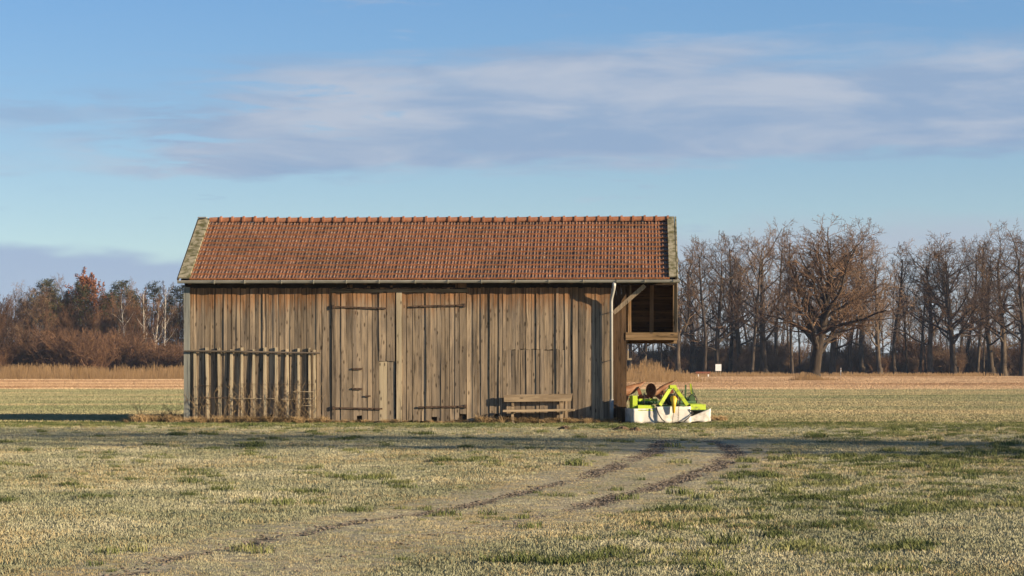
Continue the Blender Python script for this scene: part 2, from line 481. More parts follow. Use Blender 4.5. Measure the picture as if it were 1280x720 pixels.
gm, t, b = new_mat('meadow_ground', 1.0, 0.05)
pos = t.new('ShaderNodeNewGeometry').outputs['Position']
X, Y, Z = t.sep(pos)
n_big = t.noise(pos, 0.22, 5, 0.6)
n_mid = t.noise(pos, 1.5, 5, 0.65)
n_fine = t.noise(pos, 14.0, 5, 0.7)
frost = t.ramp(n_fine, [(0.30, (0.1716, 0.1677, 0.1053)), (0.50, (0.2496, 0.2457, 0.1638)), (0.70, (0.3354, 0.3276, 0.234))])
straw = t.ramp(n_fine, [(0.30, (0.1638, 0.1287, 0.0663)), (0.50, (0.2574, 0.2106, 0.117)), (0.70, (0.3432, 0.2886, 0.1755))])
col = t.mix(t.range(t.math('ADD', t.math('MULTIPLY', n_mid, 0.55), t.math('MULTIPLY', n_big, 0.45)), 0.42, 0.60), frost, straw)
grn = t.ramp(n_fine, [(0.3, (0.045, 0.06, 0.018)), (0.7, (0.13, 0.14, 0.05))])
col = t.mix(t.range(t.noise(t.vmath('MULTIPLY', pos, (0.7, 0.35, 1)), 1.0, 5, 0.6), 0.56, 0.70, 0, 0.8), col, grn)
worn = t.new('ShaderNodeAttribute', attribute_name='worn').outputs['Fac']
rut = t.new('ShaderNodeAttribute', attribute_name='rut').outputs['Fac']
col = t.mix(t.math('MULTIPLY', worn, 0.7), col, t.ramp(n_fine, [(0.3, (0.25, 0.215, 0.14)), (0.7, (0.45, 0.40, 0.285))]))
soil = t.ramp(n_fine, [(0.32, (0.03, 0.025, 0.018)), (0.52, (0.085, 0.068, 0.049)), (0.72, (0.22, 0.185, 0.14))])
col = t.mix(t.range(rut, 0.15, 0.85), col, soil)
# green unfrosted strip along the barn and further meadow bands
edge = t.math('ADD', Y, t.math('MULTIPLY', t.math('SUBTRACT', t.noise(t.vmath('MULTIPLY', pos, (0.12, 0.5, 0)), 1.0, 5, 0.6), 0.5), 14.0))
strip = t.math('MULTIPLY', t.range(edge, 66, 72), t.range(edge, 92, 84))
col = t.mix(t.math('MULTIPLY', strip, 0.6), col, t.ramp(n_mid, [(0.3, (0.10, 0.115, 0.03)), (0.7, (0.22, 0.19, 0.07))]))
# further out: olive frosted meadow, a straw band, then mown reed meadow
bn1 = t.noise(t.vmath('MULTIPLY', pos, (0.02, 0.10, 0)), 1.0, 5, 0.65)
meadow = t.ramp(bn1, [(0.34, (0.1794, 0.1833, 0.0936)), (0.55, (0.2496, 0.2301, 0.1287)), (0.72, (0.3432, 0.273, 0.1482))])
meadow = t.mix(t.range(t.noise(pos, 0.6, 5, 0.7), 0.52, 0.7, 0, 0.4), meadow, (0.10, 0.10, 0.05))
col = t.mix(t.range(edge, 88, 100), col, meadow)
yy = t.math('ADD', Y, t.math('MULTIPLY', X, 0.10))
sb = t.noise(t.vmath('MULTIPLY', pos, (0.012, 0.055, 0)), 1.0, 5, 0.7)
strawfar = t.ramp(sb, [(0.30, (0.156, 0.0897, 0.0468)), (0.5, (0.3276, 0.2106, 0.117)), (0.7, (0.4056, 0.2769, 0.1638))])
col = t.mix(t.range(yy, 182, 186), col, strawfar)
bright = t.math('MULTIPLY', t.range(yy, 182, 186), t.range(yy, 215, 200))
col = t.mix(t.math('MULTIPLY', bright, 0.6), col, (0.50, 0.35, 0.21))
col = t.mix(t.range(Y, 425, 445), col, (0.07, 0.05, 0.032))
t.put(b.inputs['Base Color'], col)
bp = t.new('ShaderNodeBump'); bp.inputs['Strength'].default_value = 0.8; bp.inputs['Distance'].default_value = 0.05
t.put(bp.inputs['Height'], t.math('ADD', n_fine, t.math('MULTIPLY', n_mid, 0.8))); t.l.new(bp.outputs[0], b.inputs['Normal'])
me.materials.append(gm)
ground = kind(link('ground', me), 'structure')


def scatter_object(name, pts, scl, rot, protos, label):
    """one 'stuff' object: a point per tuft, instanced by geometry nodes"""
    col = bpy.data.collections.new(name + '_pieces')
    for p in protos: col.objects.link(p)
    me = bpy.data.meshes.new(name)
    me.vertices.add(len(pts)); me.vertices.foreach_set('co', np.asarray(pts, np.float32).ravel())
    a = me.attributes.new('scl', 'FLOAT_VECTOR', 'POINT'); a.data.foreach_set('vector', np.asarray(scl, np.float32).ravel())
    a = me.attributes.new('rot', 'FLOAT_VECTOR', 'POINT'); a.data.foreach_set('vector', np.asarray(rot, np.float32).ravel())
    o = link(name, me)
    ng = bpy.data.node_groups.new(name + '_scatter', 'GeometryNodeTree')
    ng.interface.new_socket('Geometry', in_out='INPUT', socket_type='NodeSocketGeometry')
    ng.interface.new_socket('Geometry', in_out='OUTPUT', socket_type='NodeSocketGeometry')
    N = ng.nodes; L = ng.links
    i = N.new('NodeGroupInput'); ou = N.new('NodeGroupOutput')
    ci = N.new('GeometryNodeCollectionInfo'); ci.inputs['Collection'].default_value = col
    ci.inputs['Separate Children'].default_value = True; ci.inputs['Reset Children'].default_value = True
    iop = N.new('GeometryNodeInstanceOnPoints'); iop.inputs['Pick Instance'].default_value = True
    s = N.new('GeometryNodeInputNamedAttribute'); s.data_type = 'FLOAT_VECTOR'; s.inputs['Name'].default_value = 'scl'
    r = N.new('GeometryNodeInputNamedAttribute'); r.data_type = 'FLOAT_VECTOR'; r.inputs['Name'].default_value = 'rot'
    rv = N.new('FunctionNodeRandomValue'); rv.data_type = 'INT'
    rv.inputs[4].default_value = 0; rv.inputs[5].default_value = len(protos) - 1
    L.new(i.outputs[0], iop.inputs['Points']); L.new(ci.outputs[0], iop.inputs['Instance'])
    L.new(s.outputs['Attribute'], iop.inputs['Scale']); L.new(r.outputs['Attribute'], iop.inputs['Rotation'])
    L.new(rv.outputs[2], iop.inputs['Instance Index'])
    L.new(iop.outputs[0], ou.inputs[0])
    md = o.modifiers.new('scatter', 'NODES'); md.node_group = ng
    return kind(o, 'stuff', label)


def tuft_mesh(name, mat, nblade, radius, h0, h1, lean, width, seed):
    r = random.Random(seed); mb = MB()
    for _ in range(nblade):
        a = r.uniform(0, 6.283); q = radius * math.sqrt(r.random())
        x, y = q * math.cos(a), q * math.sin(a)
        h = r.uniform(h0, h1); la = r.uniform(0, 6.283); ln = r.uniform(0.2, 1.0) * lean * h
        ex, ey = math.cos(la) * ln, math.sin(la) * ln
        wa = r.uniform(0, 6.283); wx, wy = math.cos(wa) * width, math.sin(wa) * width
        mx, my = x + ex * 0.35, y + ey * 0.35
        mb.add([(x - wx, y - wy, -0.01), (x + wx, y + wy, -0.01), (mx + wx * .8, my + wy * .8, h * .6), (mx - wx * .8, my - wy * .8, h * .6), (x + ex, y + ey, h)],
               [(0, 1, 2, 3), (3, 2, 4)])
    return bpy.data.objects.new(name, mb.mesh(name, mat))


npr = np.random.RandomState(3)


def field_points(n, y0, y1, bias=1.0, margin=1.15):
    """random points on the ground inside the strip the photo can see (and a little beyond it)"""
    out = []
    u = npr.rand(n * 3)
    y = (y0 ** (-bias) + u * (y1 ** (-bias) - y0 ** (-bias))) ** (-1 / bias)
    half = 640 / F * y * margin + 0.6
    # keep area density even across: accept by width
    keep = npr.rand(len(y)) < half / (640 / F * y1 * margin + 0.6) * 1.0
    y = y[keep]; half = half[keep]
    x = (npr.rand(len(y)) * 2 - 1) * half
    return x[:n], y[:n]


def on_barn(x, y):
    return (y > 74.6 - 0.047 * x - 0.2) & (y < 83) & (x > -10.2) & (x < 4)


def scatter_grass(name, mat, n, y0, y1, dens, protos, smin, smax, label, bias=1.0):
    x, y = field_points(n, y0, y1, bias)
    rm, wm = rut_mask(x, y)
    d = dens(x, y, rm, wm)
    k = (npr.rand(len(x)) < d) & ~on_barn(x, y)
    x, y, rm, wm = x[k], y[k], rm[k], wm[k]
    z = ground_height(x, y) - rm * 0.025
    s = npr.uniform(smin, smax, len(x)) * (1 - 0.5 * wm)
    scl = np.stack([s, s, s * npr.uniform(0.7, 1.25, len(x))], 1)
    rot = np.stack([npr.uniform(-.12, .12, len(x)), npr.uniform(-.12, .12, len(x)), npr.uniform(0, 6.28, len(x))], 1)
    return scatter_object(name, np.stack([x, y, z], 1), scl, rot, protos, label)


def green_field(x, y):
    right = np.clip((x / (y * 0.2) + 0.05) * 1.3, 0, 1) * np.clip((58 - y) / 12, 0, 1)
    n = fbm(x * 0.55, y * 0.28, 41, 4)
    return np.clip((n - 0.60 + 0.13 * right) * 9, 0, 1)


def straw_amt(x, y):
    return np.clip((fbm(x * 0.5, y * 0.22, 61, 4) - 0.43) * 5, 0, 1)


P_frost = [tuft_mesh('frosted_tuft', M['g_frost'], 60, 0.19, 0.007, 0.021, 1.5, 0.0030, 10 + i) for i in range(5)]
P_straw = [tuft_mesh('straw_tuft', M['g_straw'], 46, 0.18, 0.008, 0.030, 1.8, 0.0028, 30 + i) for i in range(5)]
P_green = [tuft_mesh('green_tuft', M['g_green'], 70, 0.11, 0.022, 0.08, 1.0, 0.0036, 50 + i) for i in range(4)]
scatter_grass('frosted_grass', None, 60000, 19, 76,
              lambda x, y, r, w: np.clip(1 - 2.5 * r, 0, 1) * (1 - 0.5 * w) * (0.9 - 0.5 * straw_amt(x, y)), P_frost, 0.6, 1.5,
              'short frosted grey green grass of the meadow', 1.2)
scatter_grass('straw_grass', None, 42000, 19, 76,
              lambda x, y, r, w: np.clip(1 - 2.5 * r, 0, 1) * np.clip(0.08 + 0.45 * straw_amt(x, y) + 0.1 * w, 0, 0.9), P_straw, 0.5, 1.6,
              'dry straw coloured grass of the meadow', 1.2)


def clumps():
    """small separate clumps of greener grass, closer together on the right of the track"""
    xs = []; ys = []; ss = []
    n = 0
    while n < 5800:
        y = 19 + npr.rand() ** 0.8 * 53; half = 640 / F * y * 1.15
        x = (npr.rand() * 2 - 1) * half
        u = x / half
        p = 0.19 + 0.8 * np.clip((u - 0.05 - (y - 30) * 0.006) * 2.6, 0, 1)
        p *= np.clip((fbm(np.array([x * .35]), np.array([y * .16]), 43, 3)[0] - 0.30) * 4, 0.1, 1)
        n += 1
        if npr.rand() > p: continue
        k = npr.randint(2, 8); big = npr.choice([0.4, 0.55, 0.75, 1.0, 1.4]) * npr.uniform(.8, 1.2); sp = npr.uniform(0.03, 0.12)
        for _ in range(k):
            xs.append(x + npr.normal(0, sp * 1.3)); ys.append(y + npr.normal(0, sp * 1.6)); ss.append(big * npr.uniform(0.5, 1.1))
    return np.array(xs), np.array(ys), np.array(ss)


cx_, cy_, cs_ = clumps()
# the unfrosted green strip along the barn
sx_, sy_ = field_points(16000, 66, 82, 1.2, 1.2)
kp = (npr.rand(len(sx_)) < np.clip((sy_ - 68.5 + 3 * (fbm(sx_ * .4, sy_ * .4, 77) - .5)) / 3, 0, 1) * 0.8) & ~on_barn(sx_, sy_)
sx_, sy_ = sx_[kp], sy_[kp]
gx_ = np.concatenate([cx_, sx_]); gy_ = np.concatenate([cy_, sy_]); gs_ = np.concatenate([cs_, npr.uniform(.4, .95, len(sx_))])
rm_, wm_ = rut_mask(gx_, gy_)
kp = (rm_ < .2) & (npr.rand(len(gx_)) > wm_ * .8)
gx_, gy_, gs_ = gx_[kp], gy_[kp], gs_[kp]
scatter_object('green_grass', np.stack([gx_, gy_, ground_height(gx_, gy_)], 1), np.stack([gs_, gs_, gs_], 1),
               np.stack([npr.uniform(-.1, .1, len(gx_)), npr.uniform(-.1, .1, len(gx_)), npr.uniform(0, 6.28, len(gx_))], 1), P_green,
               'darker green grass tufts of the meadow and along the barn')
# meadow and stubble further out, in wider patches
P_far = [tuft_mesh('meadow_patch', M['g_meadow'], 150, 0.75, 0.02, 0.07, 1.2, 0.008, 110 + i) for i in range(4)]
P_stub = [tuft_mesh('stubble_patch', M['g_stubble'], 260, 1.7, 0.03, 0.11, 1.2, 0.011, 130 + i) for i in range(4)]
def far_scatter(name, n, y0, y1, protos, label):
    x, y = field_points(n, y0, y1, 1.2, 1.2)
    k = ~on_barn(x, y) & (np.abs((x + 3.2) + 0.0) * 0 + 1 > 0)
    x, y = x[k], y[k]; s_ = npr.uniform(.7, 1.3, len(x))
    scatter_object(name, np.stack([x, y, ground_height(x, y)], 1), np.stack([s_, s_, s_ * npr.uniform(.6, 1.2, len(x))], 1),
                   np.stack([x * 0, x * 0, npr.uniform(0, 6.28, len(x))], 1), protos, label)
far_scatter('meadow_grass', 16000, 76, 186, P_far, 'frosted olive green meadow grass beyond the barn')
far_scatter('stubble', 15000, 186, 424, P_stub, 'mown straw coloured stubble in front of the woods')
# pebbles and clods in the ruts
pp = []
for k_ in ('a', 'b'):
    P = rut_pts[k_]
    n = 3600
    i = npr.randint(0, len(P) - 1, n)
    f = npr.rand(n)
    xy = P[i] * (1 - f)[:, None] + P[i + 1] * f[:, None] + npr.normal(0, 0.16, (n, 2))
    pp.append(xy)
pp = np.concatenate(pp)
rm, wm = rut_mask(pp[:, 0], pp[:, 1])
pp = pp[npr.rand(len(pp)) < rm * 1.5]
pr_st = []
for i in range(4):
    mb = MB(); r = random.Random(90 + i)
    ring = []
    vs = [(0, 0, 0.55)] + [(math.cos(a) * r.uniform(.7, 1.1), math.sin(a) * r.uniform(.7, 1.1), r.uniform(0.1, 0.3)) for a in np.linspace(0, 5.24, 6)] + [(0, 0, -0.4)]
    mb.add(vs, [(0, j + 1, (j + 1) % 6 + 1) for j in range(6)] + [(7, (j + 1) % 6 + 1, j + 1) for j in range(6)])
    pr_st.append(bpy.data.objects.new('pebble', mb.mesh('pebble', M['stone'])))
zz_ = ground_height(pp[:, 0], pp[:, 1]) - rut_mask(pp[:, 0], pp[:, 1])[0] * 0.025
s = npr.uniform(0.010, 0.032, len(pp))
scatter_object('gravel', np.column_stack([pp, zz_]), np.stack([s, s, s], 1), np.column_stack([npr.rand(len(pp)) * .4, npr.rand(len(pp)) * .4, npr.rand(len(pp)) * 6]), pr_st,
               'loose gravel and clods lying in the two wheel ruts')

# ------------------------------------------------------------------ barn
A = 0.047                                   # the barn is turned a little: its right end is nearer
BC = Vector(((500 - 640) / F * 75.0, 75.0, 0))
ca, sa = math.cos(A), math.sin(A)


def bl(px, py, t=0.0):
    """barn coordinates (along the front, depth behind the front, height) of a photo pixel at depth t"""
    k = (px - 640.0) / F
    s = (k * (BC.y + t * ca) - BC.x - t * sa) / (ca + k * sa)
    Yw = BC.y - s * sa + t * ca
    return Vector((s, t, CAMZ - (py - HOR) / F * Yw))


barn = thing('barn', 'long weathered plank barn with orange tiled roof standing in the meadow', 'barn', (BC.x, BC.y, 0), -A)
EO = 0.27; S0 = bl(230, 500).x; S1 = bl(764, 500).x; S2 = bl(783, 500, 0.3).x; SR = bl(848, 350, -0.3).x; SL = bl(223, 350, -EO).x
T_BACK = 6.7; T_RIDGE = 3.3
EZ = bl(500, 349.5, -EO).z; RZ = bl(500, 277, T_RIDGE).z
slope = math.atan2(RZ - EZ, T_RIDGE + EO); slen = math.hypot(RZ - EZ, T_RIDGE + EO)
WT = bl(500, 360).z  # boards end low so the dark backing shows as eave shade

br = random.Random(21)


def vboard(parent, name, x0, x1, z0, z1, t0, th, mat, tilt=0.0, zero=0.0):
    """a plank with slightly uneven edges; origin on the ground so weathering follows height"""
    w = x1 - x0; mb = MB()
    cx = (x0 + x1) / 2
    j = lambda q: br.uniform(-q, q)
    zs = [z0, z0 + (z1 - z0) * 0.33, z0 + (z1 - z0) * 0.66, z1]
    vs = []
    for i, z in enumerate(zs):
        wl, wr = -w / 2 + j(0.006), w / 2 + j(0.006)
        dz0, dz1 = (j(0.02), j(0.02)) if i in (0, 3) else (0, 0)
        bow = j(0.004)
        vs += [(wl, bow, z + dz0), (wr, bow + tilt, z + dz1), (wr, th + bow + tilt, z + dz1), (wl, th + bow, z + dz0)]
    fs = [(3, 2, 1, 0), (12, 13, 14, 15)]
    for i in range(3):
        o = i * 4
        for a_ in range(4):
            b_ = (a_ + 1) % 4
            fs.append((o + a_, o + b_, o + 4 + b_, o + 4 + a_))
    mb.add(vs, fs)
    return mb.build(name, mat, parent, (cx, t0, zero))


def row_of_boards(parent, x0, x1, z0f, z1f, t, mat, wmin=0.08, wmax=0.175, split=None, thick=0.024):
    x = x0
    while x < x1 - 0.05:
        w = br.uniform(wmin, wmax)
        if x1 - (x + w) < 0.09: w = x1 - x
        gap = br.choice([0.004, 0.006, 0.009, 0.016])
        tt = t - br.uniform(0, 0.022)
        z0 = z0f + br.uniform(-0.02, 0.03) + (br.uniform(0.06, 0.2) if br.random() < 0.06 else 0)
        tl = br.uniform(-0.010, 0.010)
        if split and split[0] < x < split[1]:
            zsp = split[2] + br.uniform(-0.012, 0.012)
            vboard(parent, 'board', x, x + w - gap, zsp + 0.004, z1f, tt - 0.003, thick, mat, tl)
            vboard(parent, 'board', x, x + w - gap, z0, zsp, tt, thick, mat, tl)
        else:
            vboard(parent, 'board', x, x + w - gap, z0, z1f, tt, thick, mat, tl)
        x += w


# dark backing sheet: stands in for the unlit interior and shade under the eave
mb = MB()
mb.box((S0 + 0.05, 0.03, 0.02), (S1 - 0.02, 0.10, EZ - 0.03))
mb.build('shade_backing', M['dark'], barn)
DL0, DL1 = bl(415, 500).x, bl(494, 500).x
DJ0, DJ1 = bl(495.8, 500).x, bl(502.5, 500).x
DR0, DR1 = DJ1 + 0.004, bl(583, 500).x
row_of_boards(barn, bl(238, 500).x, DL0 - 0.01, 0.04, WT, 0.0, M['board'])
row_of_boards(barn, DR1 + 0.01, S1, 0.04, WT, 0.0, M['board'], split=(bl(627, 437).x, bl(702, 437).x, bl(650, 437).z))
vboard(barn, 'corner_post', S0, bl(237.5, 500).x, 0.0, WT + 0.05, -0.05, 0.12, M['greypost'])
# doors
DT = bl(450, 366).z


def make_door(x0, x1, straps, label, patch=None):
    d = link('door', None, barn)
    d['label'] = label
    if patch:
        row_of_boards(d, x0, patch[0], 0.05, DT, -0.022, M['board'], 0.09, 0.18)
        row_of_boards(d, patch[0], x1, patch[2] + 0.01, DT, -0.022, M['board'], 0.18, 0.26)
        vboard(d, 'patch_board', patch[0] + 0.003, patch[0] + (x1 - patch[0]) * 0.5, 0.03, patch[2], -0.028, 0.026, M['jamb'])
        vboard(d, 'patch_board', patch[0] + (x1 - patch[0]) * 0.5 + 0.006, x1 - 0.004, 0.06, patch[2] + 0.01, -0.026, 0.026, M['boardlow'])
    else:
        row_of_boards(d, x0, x1, 0.05, DT, -0.022, M['board'], 0.09, 0.18)
    for (px0, py0, px1, py1) in straps:
        p0 = bl(px0, py0, -0.06); p1 = bl(px1, py1, -0.06)
        mb = MB(); mb.beam(p0, p1, 0.022, 0.05)
        mb.beam(p0 + Vector((-0.035, 0, 0)), p0 + Vector((0.03, 0, 0)), 0.035, 0.11)
        for q in (0.15, 0.5, 0.85):
            c = p0.lerp(p1, q) + Vector((0, -0.011, 0))
            mb.tube([c, c + Vector((0, -0.014, 0))], 0.016, 6)
        mb.build('hinge_strap', M['rust'], d)
    return d


make_door(DL0, DL1, [(417, 383.5, 483, 385.5), (417, 510, 478, 511)], 'left door leaf with pale patch board at its free edge',
          (bl(474, 500).x, 0, bl(480, 452).z))
make_door(DR0, DR1, [(581, 381.5, 515, 383), (582, 508, 523, 509)], 'right door leaf of narrow weathered boards')
vboard(barn, 'door_jamb', DJ0, DJ1, 0.02, DT + 0.02, -0.055, 0.05, M['jamb'])
mb = MB(); mb.box((DL0 - 0.05, -0.05, 0), (DR1 + 0.05, -0.01, 0.10))
mb.build('lintel', M['beamh'], barn, (0, 0, DT + 0.005))
row_of_boards(barn, DL0 - 0.01, DR1 + 0.01, DT + 0.11, WT, 0.0, M['board'])
# small repair plates of the left door
for (px, py, w, h) in ((447, 461, 0.30, 0.05), (447, 486, 0.30, 0.05), (460, 495, 0.16, 0.04)):
    p = bl(px, py, -0.06); mb = MB()
    mb.box((-w / 2, -0.012, -h / 2), (w / 2, 0.014, h / 2))
    mb.build('cross_piece', M['rust'], barn, p, rot=(0, br.uniform(-.05, .05), 0))
# strip of browner boards set back at the right end, with the end wall behind it
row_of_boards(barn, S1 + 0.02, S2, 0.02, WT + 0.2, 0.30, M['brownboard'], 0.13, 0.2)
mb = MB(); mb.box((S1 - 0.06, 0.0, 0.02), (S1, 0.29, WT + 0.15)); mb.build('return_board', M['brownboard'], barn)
# end walls and back wall as planks
def side_wall(xpos, t0, t1, outer, mat):
    x = t0
    while x < t1 - 0.02:
        w = min(br.uniform(0.16, 0.24), t1 - x)
        tm = x + w / 2
        top = EZ - 0.15 + (T_RIDGE + EO - abs(tm - T_RIDGE)) * math.tan(slope) - 0.06
        mb = MB(); mb.box((-0.012, -w / 2 + 0.004, 0.03), (0.012, w / 2 - 0.004, top))
        mb.build('board', mat, barn, (xpos + outer * br.uniform(0, 0.012), tm, 0))
        x += w
side_wall(S0 + 0.05, 0.08, T_BACK, -1, M['boardlow'])
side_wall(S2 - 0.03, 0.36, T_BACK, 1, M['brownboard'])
mb = MB(); mb.box((S0 + 0.08, T_BACK - 0.03, 0.02), (S2 - 0.06, T_BACK, WT)); mb.build('back_wall', M['boardlow'], barn)

# loft box over the right end: open to the front, boarded behind, outside and below
LB = bl(815, 425, 0.35).z; LBt = bl(815, 415.5, 0.35).z
LX0, LX1 = S2, bl(846, 420, 0.35).x
h = LBt - LB
zz0 = LB + 0.06; k = 0
while zz0 < WT + 0.1:
    hh = br.uniform(0.15, 0.19)
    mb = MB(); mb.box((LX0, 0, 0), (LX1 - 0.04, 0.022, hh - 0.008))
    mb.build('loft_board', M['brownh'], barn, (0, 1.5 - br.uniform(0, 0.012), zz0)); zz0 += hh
mb = MB(); mb.box((LX0 - 0.02, 0, 0), (LX1 + 0.03, 0.14, h)); mb.build('loft_beam', M['beamh'], barn, (0, 0.28, LB))
mb = MB(); mb.box((LX1 - 0.09, 0, -0.10), (LX1 + 0.01, 0.12, 0)); mb.build('loft_beam', M['beamh'], barn, (0, 0.30, LB - 0.002))
mb = MB(); mb.box((LX0, 6.45, LB - 0.05), (LX1 + 0.03, 6.6, LB + 0.14)); mb.build('loft_beam', M['beamh'], barn)
y = 0.45; i = 0
while y < 6.4:
    w = 0.24
    mb = MB(); mb.box((LX0, 0, 0), (LX1 - 0.05, w - 0.012, 0.03)); mb.build('loft_floor_board', M['brownh'], barn, (0, y, LB + 0.02)); y += w
for px, tt, wd in ((787, 0.48, 0.10), (814.5, 1.36, 0.12), (844, 0.45, 0.12)):
    p = bl(px, 420, tt)
    vboard(barn, 'loft_post', p.x - wd / 2, p.x + wd / 2, LBt - 0.02 if tt < 1 else LB + 0.06, WT + 0.22, tt, 0.10, M['beamv'])
y = 0.42
while y < 6.4:   # outer cladding of the loft, facing right
    w = 0.22; tm = y + w / 2
    top = EZ - 0.15 + (T_RIDGE + EO - abs(tm - T_RIDGE)) * math.tan(slope) - 0.06
    mb = MB(); mb.box((0, 0, 0), (0.024, w - 0.008, top - LB)); mb.build('loft_cladding_board', M['boardlow'], barn, (LX1 + 0.005, y, LB)); y += w
mb = MB(); mb.box((LX0, 1.53, LB + 0.05), (LX1 - 0.03, 1.57, WT + 0.3)); mb.build('loft_shade_backing', M['dark'], barn)  # dark sheet added behind the loft boards, painting the interior as shade
# bracket below the loft at the wall
p = bl(784, 445, 0.36); mb = MB(); mb.box((0, 0, -0.12), (0.05, 0.08, 0.16)); mb.box((0.05, 0, -0.12), (0.14, 0.08, -0.06)); mb.build('bracket', M['strut'], barn, p)
# diagonal strut carrying the eave
mb = MB(); mb.beam(bl(767, 391, 0.18), bl(806, 357, 0.05), 0.12, 0.15, up=(0, 1, 0)); mb.build('diagonal_strut', M['strut'], barn)
# eave purlin and rafters
PZ = EZ - 0.02
mb = MB(); mb.box((SL + 0.12, 0, 0), (SR - 0.05, 0.16, 0.16)); mb.build('eave_purlin', M['dark'], barn, (0, 0.06, PZ - 0.16 + 0.02))  # purlin coloured near black to paint in the shade below the gutter
x = S0 + 0.2
while x < SR:
    mb = MB()
    mb.beam((x, -EO + 0.03, EZ - 0.085), (x, T_RIDGE, RZ - 0.085), 0.09, 0.13)
    mb.build('rafter', M['brownh'], barn); x += 0.86
# roof deck: dark slab added under the tiles to block light
mb = MB()
for sgn in (1, -1):
    t0 = T_RIDGE - sgn * (T_RIDGE + EO - 0.02)
    a0 = Vector((SL + 0.06, t0, EZ - 0.02)); a1 = Vector((SR - 0.06, t0, EZ - 0.02)); b1 = Vector((SR - 0.06, T_RIDGE, RZ - 0.02)); b0 = Vector((SL + 0.06, T_RIDGE, RZ - 0.02))
    dn = Vector((0, 0, -0.035))
    mb.add([a0, a1, b1, b0, a0 + dn, a1 + dn, b1 + dn, b0 + dn], [(0, 1, 2, 3), (7, 6, 5, 4), (0, 4, 5, 1), (1, 5, 6, 2), (3, 2, 6, 7), (0, 3, 7, 4)])
mb.build('roof_deck', M['dark'], barn)

# roof tiles: interlocking double-trough tiles
tm_, t, b = new_mat('roof_clay', 0.62, 0.35)
tc = t.new('ShaderNodeTexCoord').outputs['Object']
oi = t.new('ShaderNodeObjectInfo')
geo = t.new('ShaderNodeNewGeometry')
wp = geo.outputs['Position']
rnd = t.noise(t.vmath('MULTIPLY', wp, (5.0, 1.6, 1.6)), 1.0, 1, 0.5)
n = t.noise(wp, 16.0, 5, 0.65)
st = t.noise(wp, 0.55, 5, 0.65)
c = t.ramp(n, [(0.30, (0.085, 0.050, 0.032)), (0.50, (0.185, 0.097, 0.058)), (0.68, (0.31, 0.175, 0.108))])
c = t.mix(t.math('MULTIPLY', t.range(rnd, 0.45, 0.7), 0.55), c, (0.105, 0.065, 0.045))
c = t.mix(t.math('MULTIPLY', t.range(st, 0.46, 0.62), 0.8), c, t.ramp(n, [(0.4, (0.045, 0.032, 0.022)), (0.65, (0.17, 0.10, 0.06))]))
lich = t.math('MULTIPLY', t.range(t.noise(wp, 7.0, 4, 0.7), 0.54, 0.68), 0.42)
c = t.mix(lich, c, (0.46, 0.38, 0.28))
t.put(b.inputs['Base Color'], c)
bp = t.new('ShaderNodeBump'); bp.inputs['Strength'].default_value = 0.25; bp.inputs['Distance'].default_value = 0.01
t.put(bp.inputs['Height'], n); t.l.new(bp.outputs[0], b.inputs['Normal'])
M['tile'] = tm_

NCOL, NROW = 70, 13
TX0, TX1 = SL + 0.33, SR - 0.26
TW = (TX1 - TX0) / NCOL; TE = (slen - 0.06) / NROW
prof = [(0.0, 0.0014), (0.06, 0.013), (0.13, 0.0187), (0.2, 0.0115), (0.26, 0.0014), (0.42, 0.0), (0.49, 0.0072), (0.555, 0.0151), (0.62, 0.0072), (0.68, 0.0), (0.88, 0.0), (1.0, 0.0007)]


def tile_geo(TLen):
    vs = []; fs = []; ms = []
    n = len(prof)
    for yy in (0.0, TLen):
        lift = 0.060 if yy == 0 else 0.002
        for (u, z) in prof: vs.append((u * (TW + 0.004), yy, z + lift))
    for (u, z) in prof: vs.append((u * (TW + 0.004), 0.0, z * 0.6 + 0.004))
    for i in range(n - 1):
        fs.append((i, i + 1, n + i + 1, n + i)); ms.append(0)
    for i in range(n - 1):
        fs.append((2 * n + i, 2 * n + i + 1, i + 1, i)); ms.append(1)
    return vs, fs, ms


tv, tf, tms = tile_geo(TE + 0.035)
me_tile = bpy.data.meshes.new('roof_tile'); me_tile.from_pydata(tv, [], tf)
me_tile.materials.append(M['tile']); me_tile.materials.append(M['lip'])
me_tile.polygons.foreach_set('material_index', tms); me_tile.update()
rows_single = 4
stuff_mb = MB()
for rw in range(NROW):
    for cl in range(NCOL):
        d0 = rw * TE
        base = Vector((TX0 + cl * TW + br.uniform(-.004, .004), -EO + d0 * math.cos(slope), EZ + d0 * math.sin(slope) + br.uniform(0, 0.004)))
        sag = -0.012 * math.sin(math.pi * (cl / NCOL)) * (rw / NROW) + 0.006 * math.sin(cl * 0.23 + 1.0) * (rw / NROW)
        base.z += sag
        rt = Matrix.Translation(base) @ Matrix.Rotation(slope + br.uniform(-.012, .012), 4, 'X') @ Matrix.Rotation(br.uniform(-.012, .012), 4, 'Z') @ Matrix.Rotation(br.uniform(-.02, .02), 4, 'Y')
        if rw < rows_single:
            o = link('roof_tile', me_tile, barn); o.matrix_basis = rt
        else:
            o0 = len(stuff_mb.v)
            stuff_mb.v.extend([tuple(rt @ Vector(p)) for p in tv])
            stuff_mb.f.extend([tuple(i + o0 for i in f) for f in tf]); stuff_mb.m.extend(tms)
kind(stuff_mb.build('roof_tiles', [M['tile'], M['lip']], barn), 'stuff')
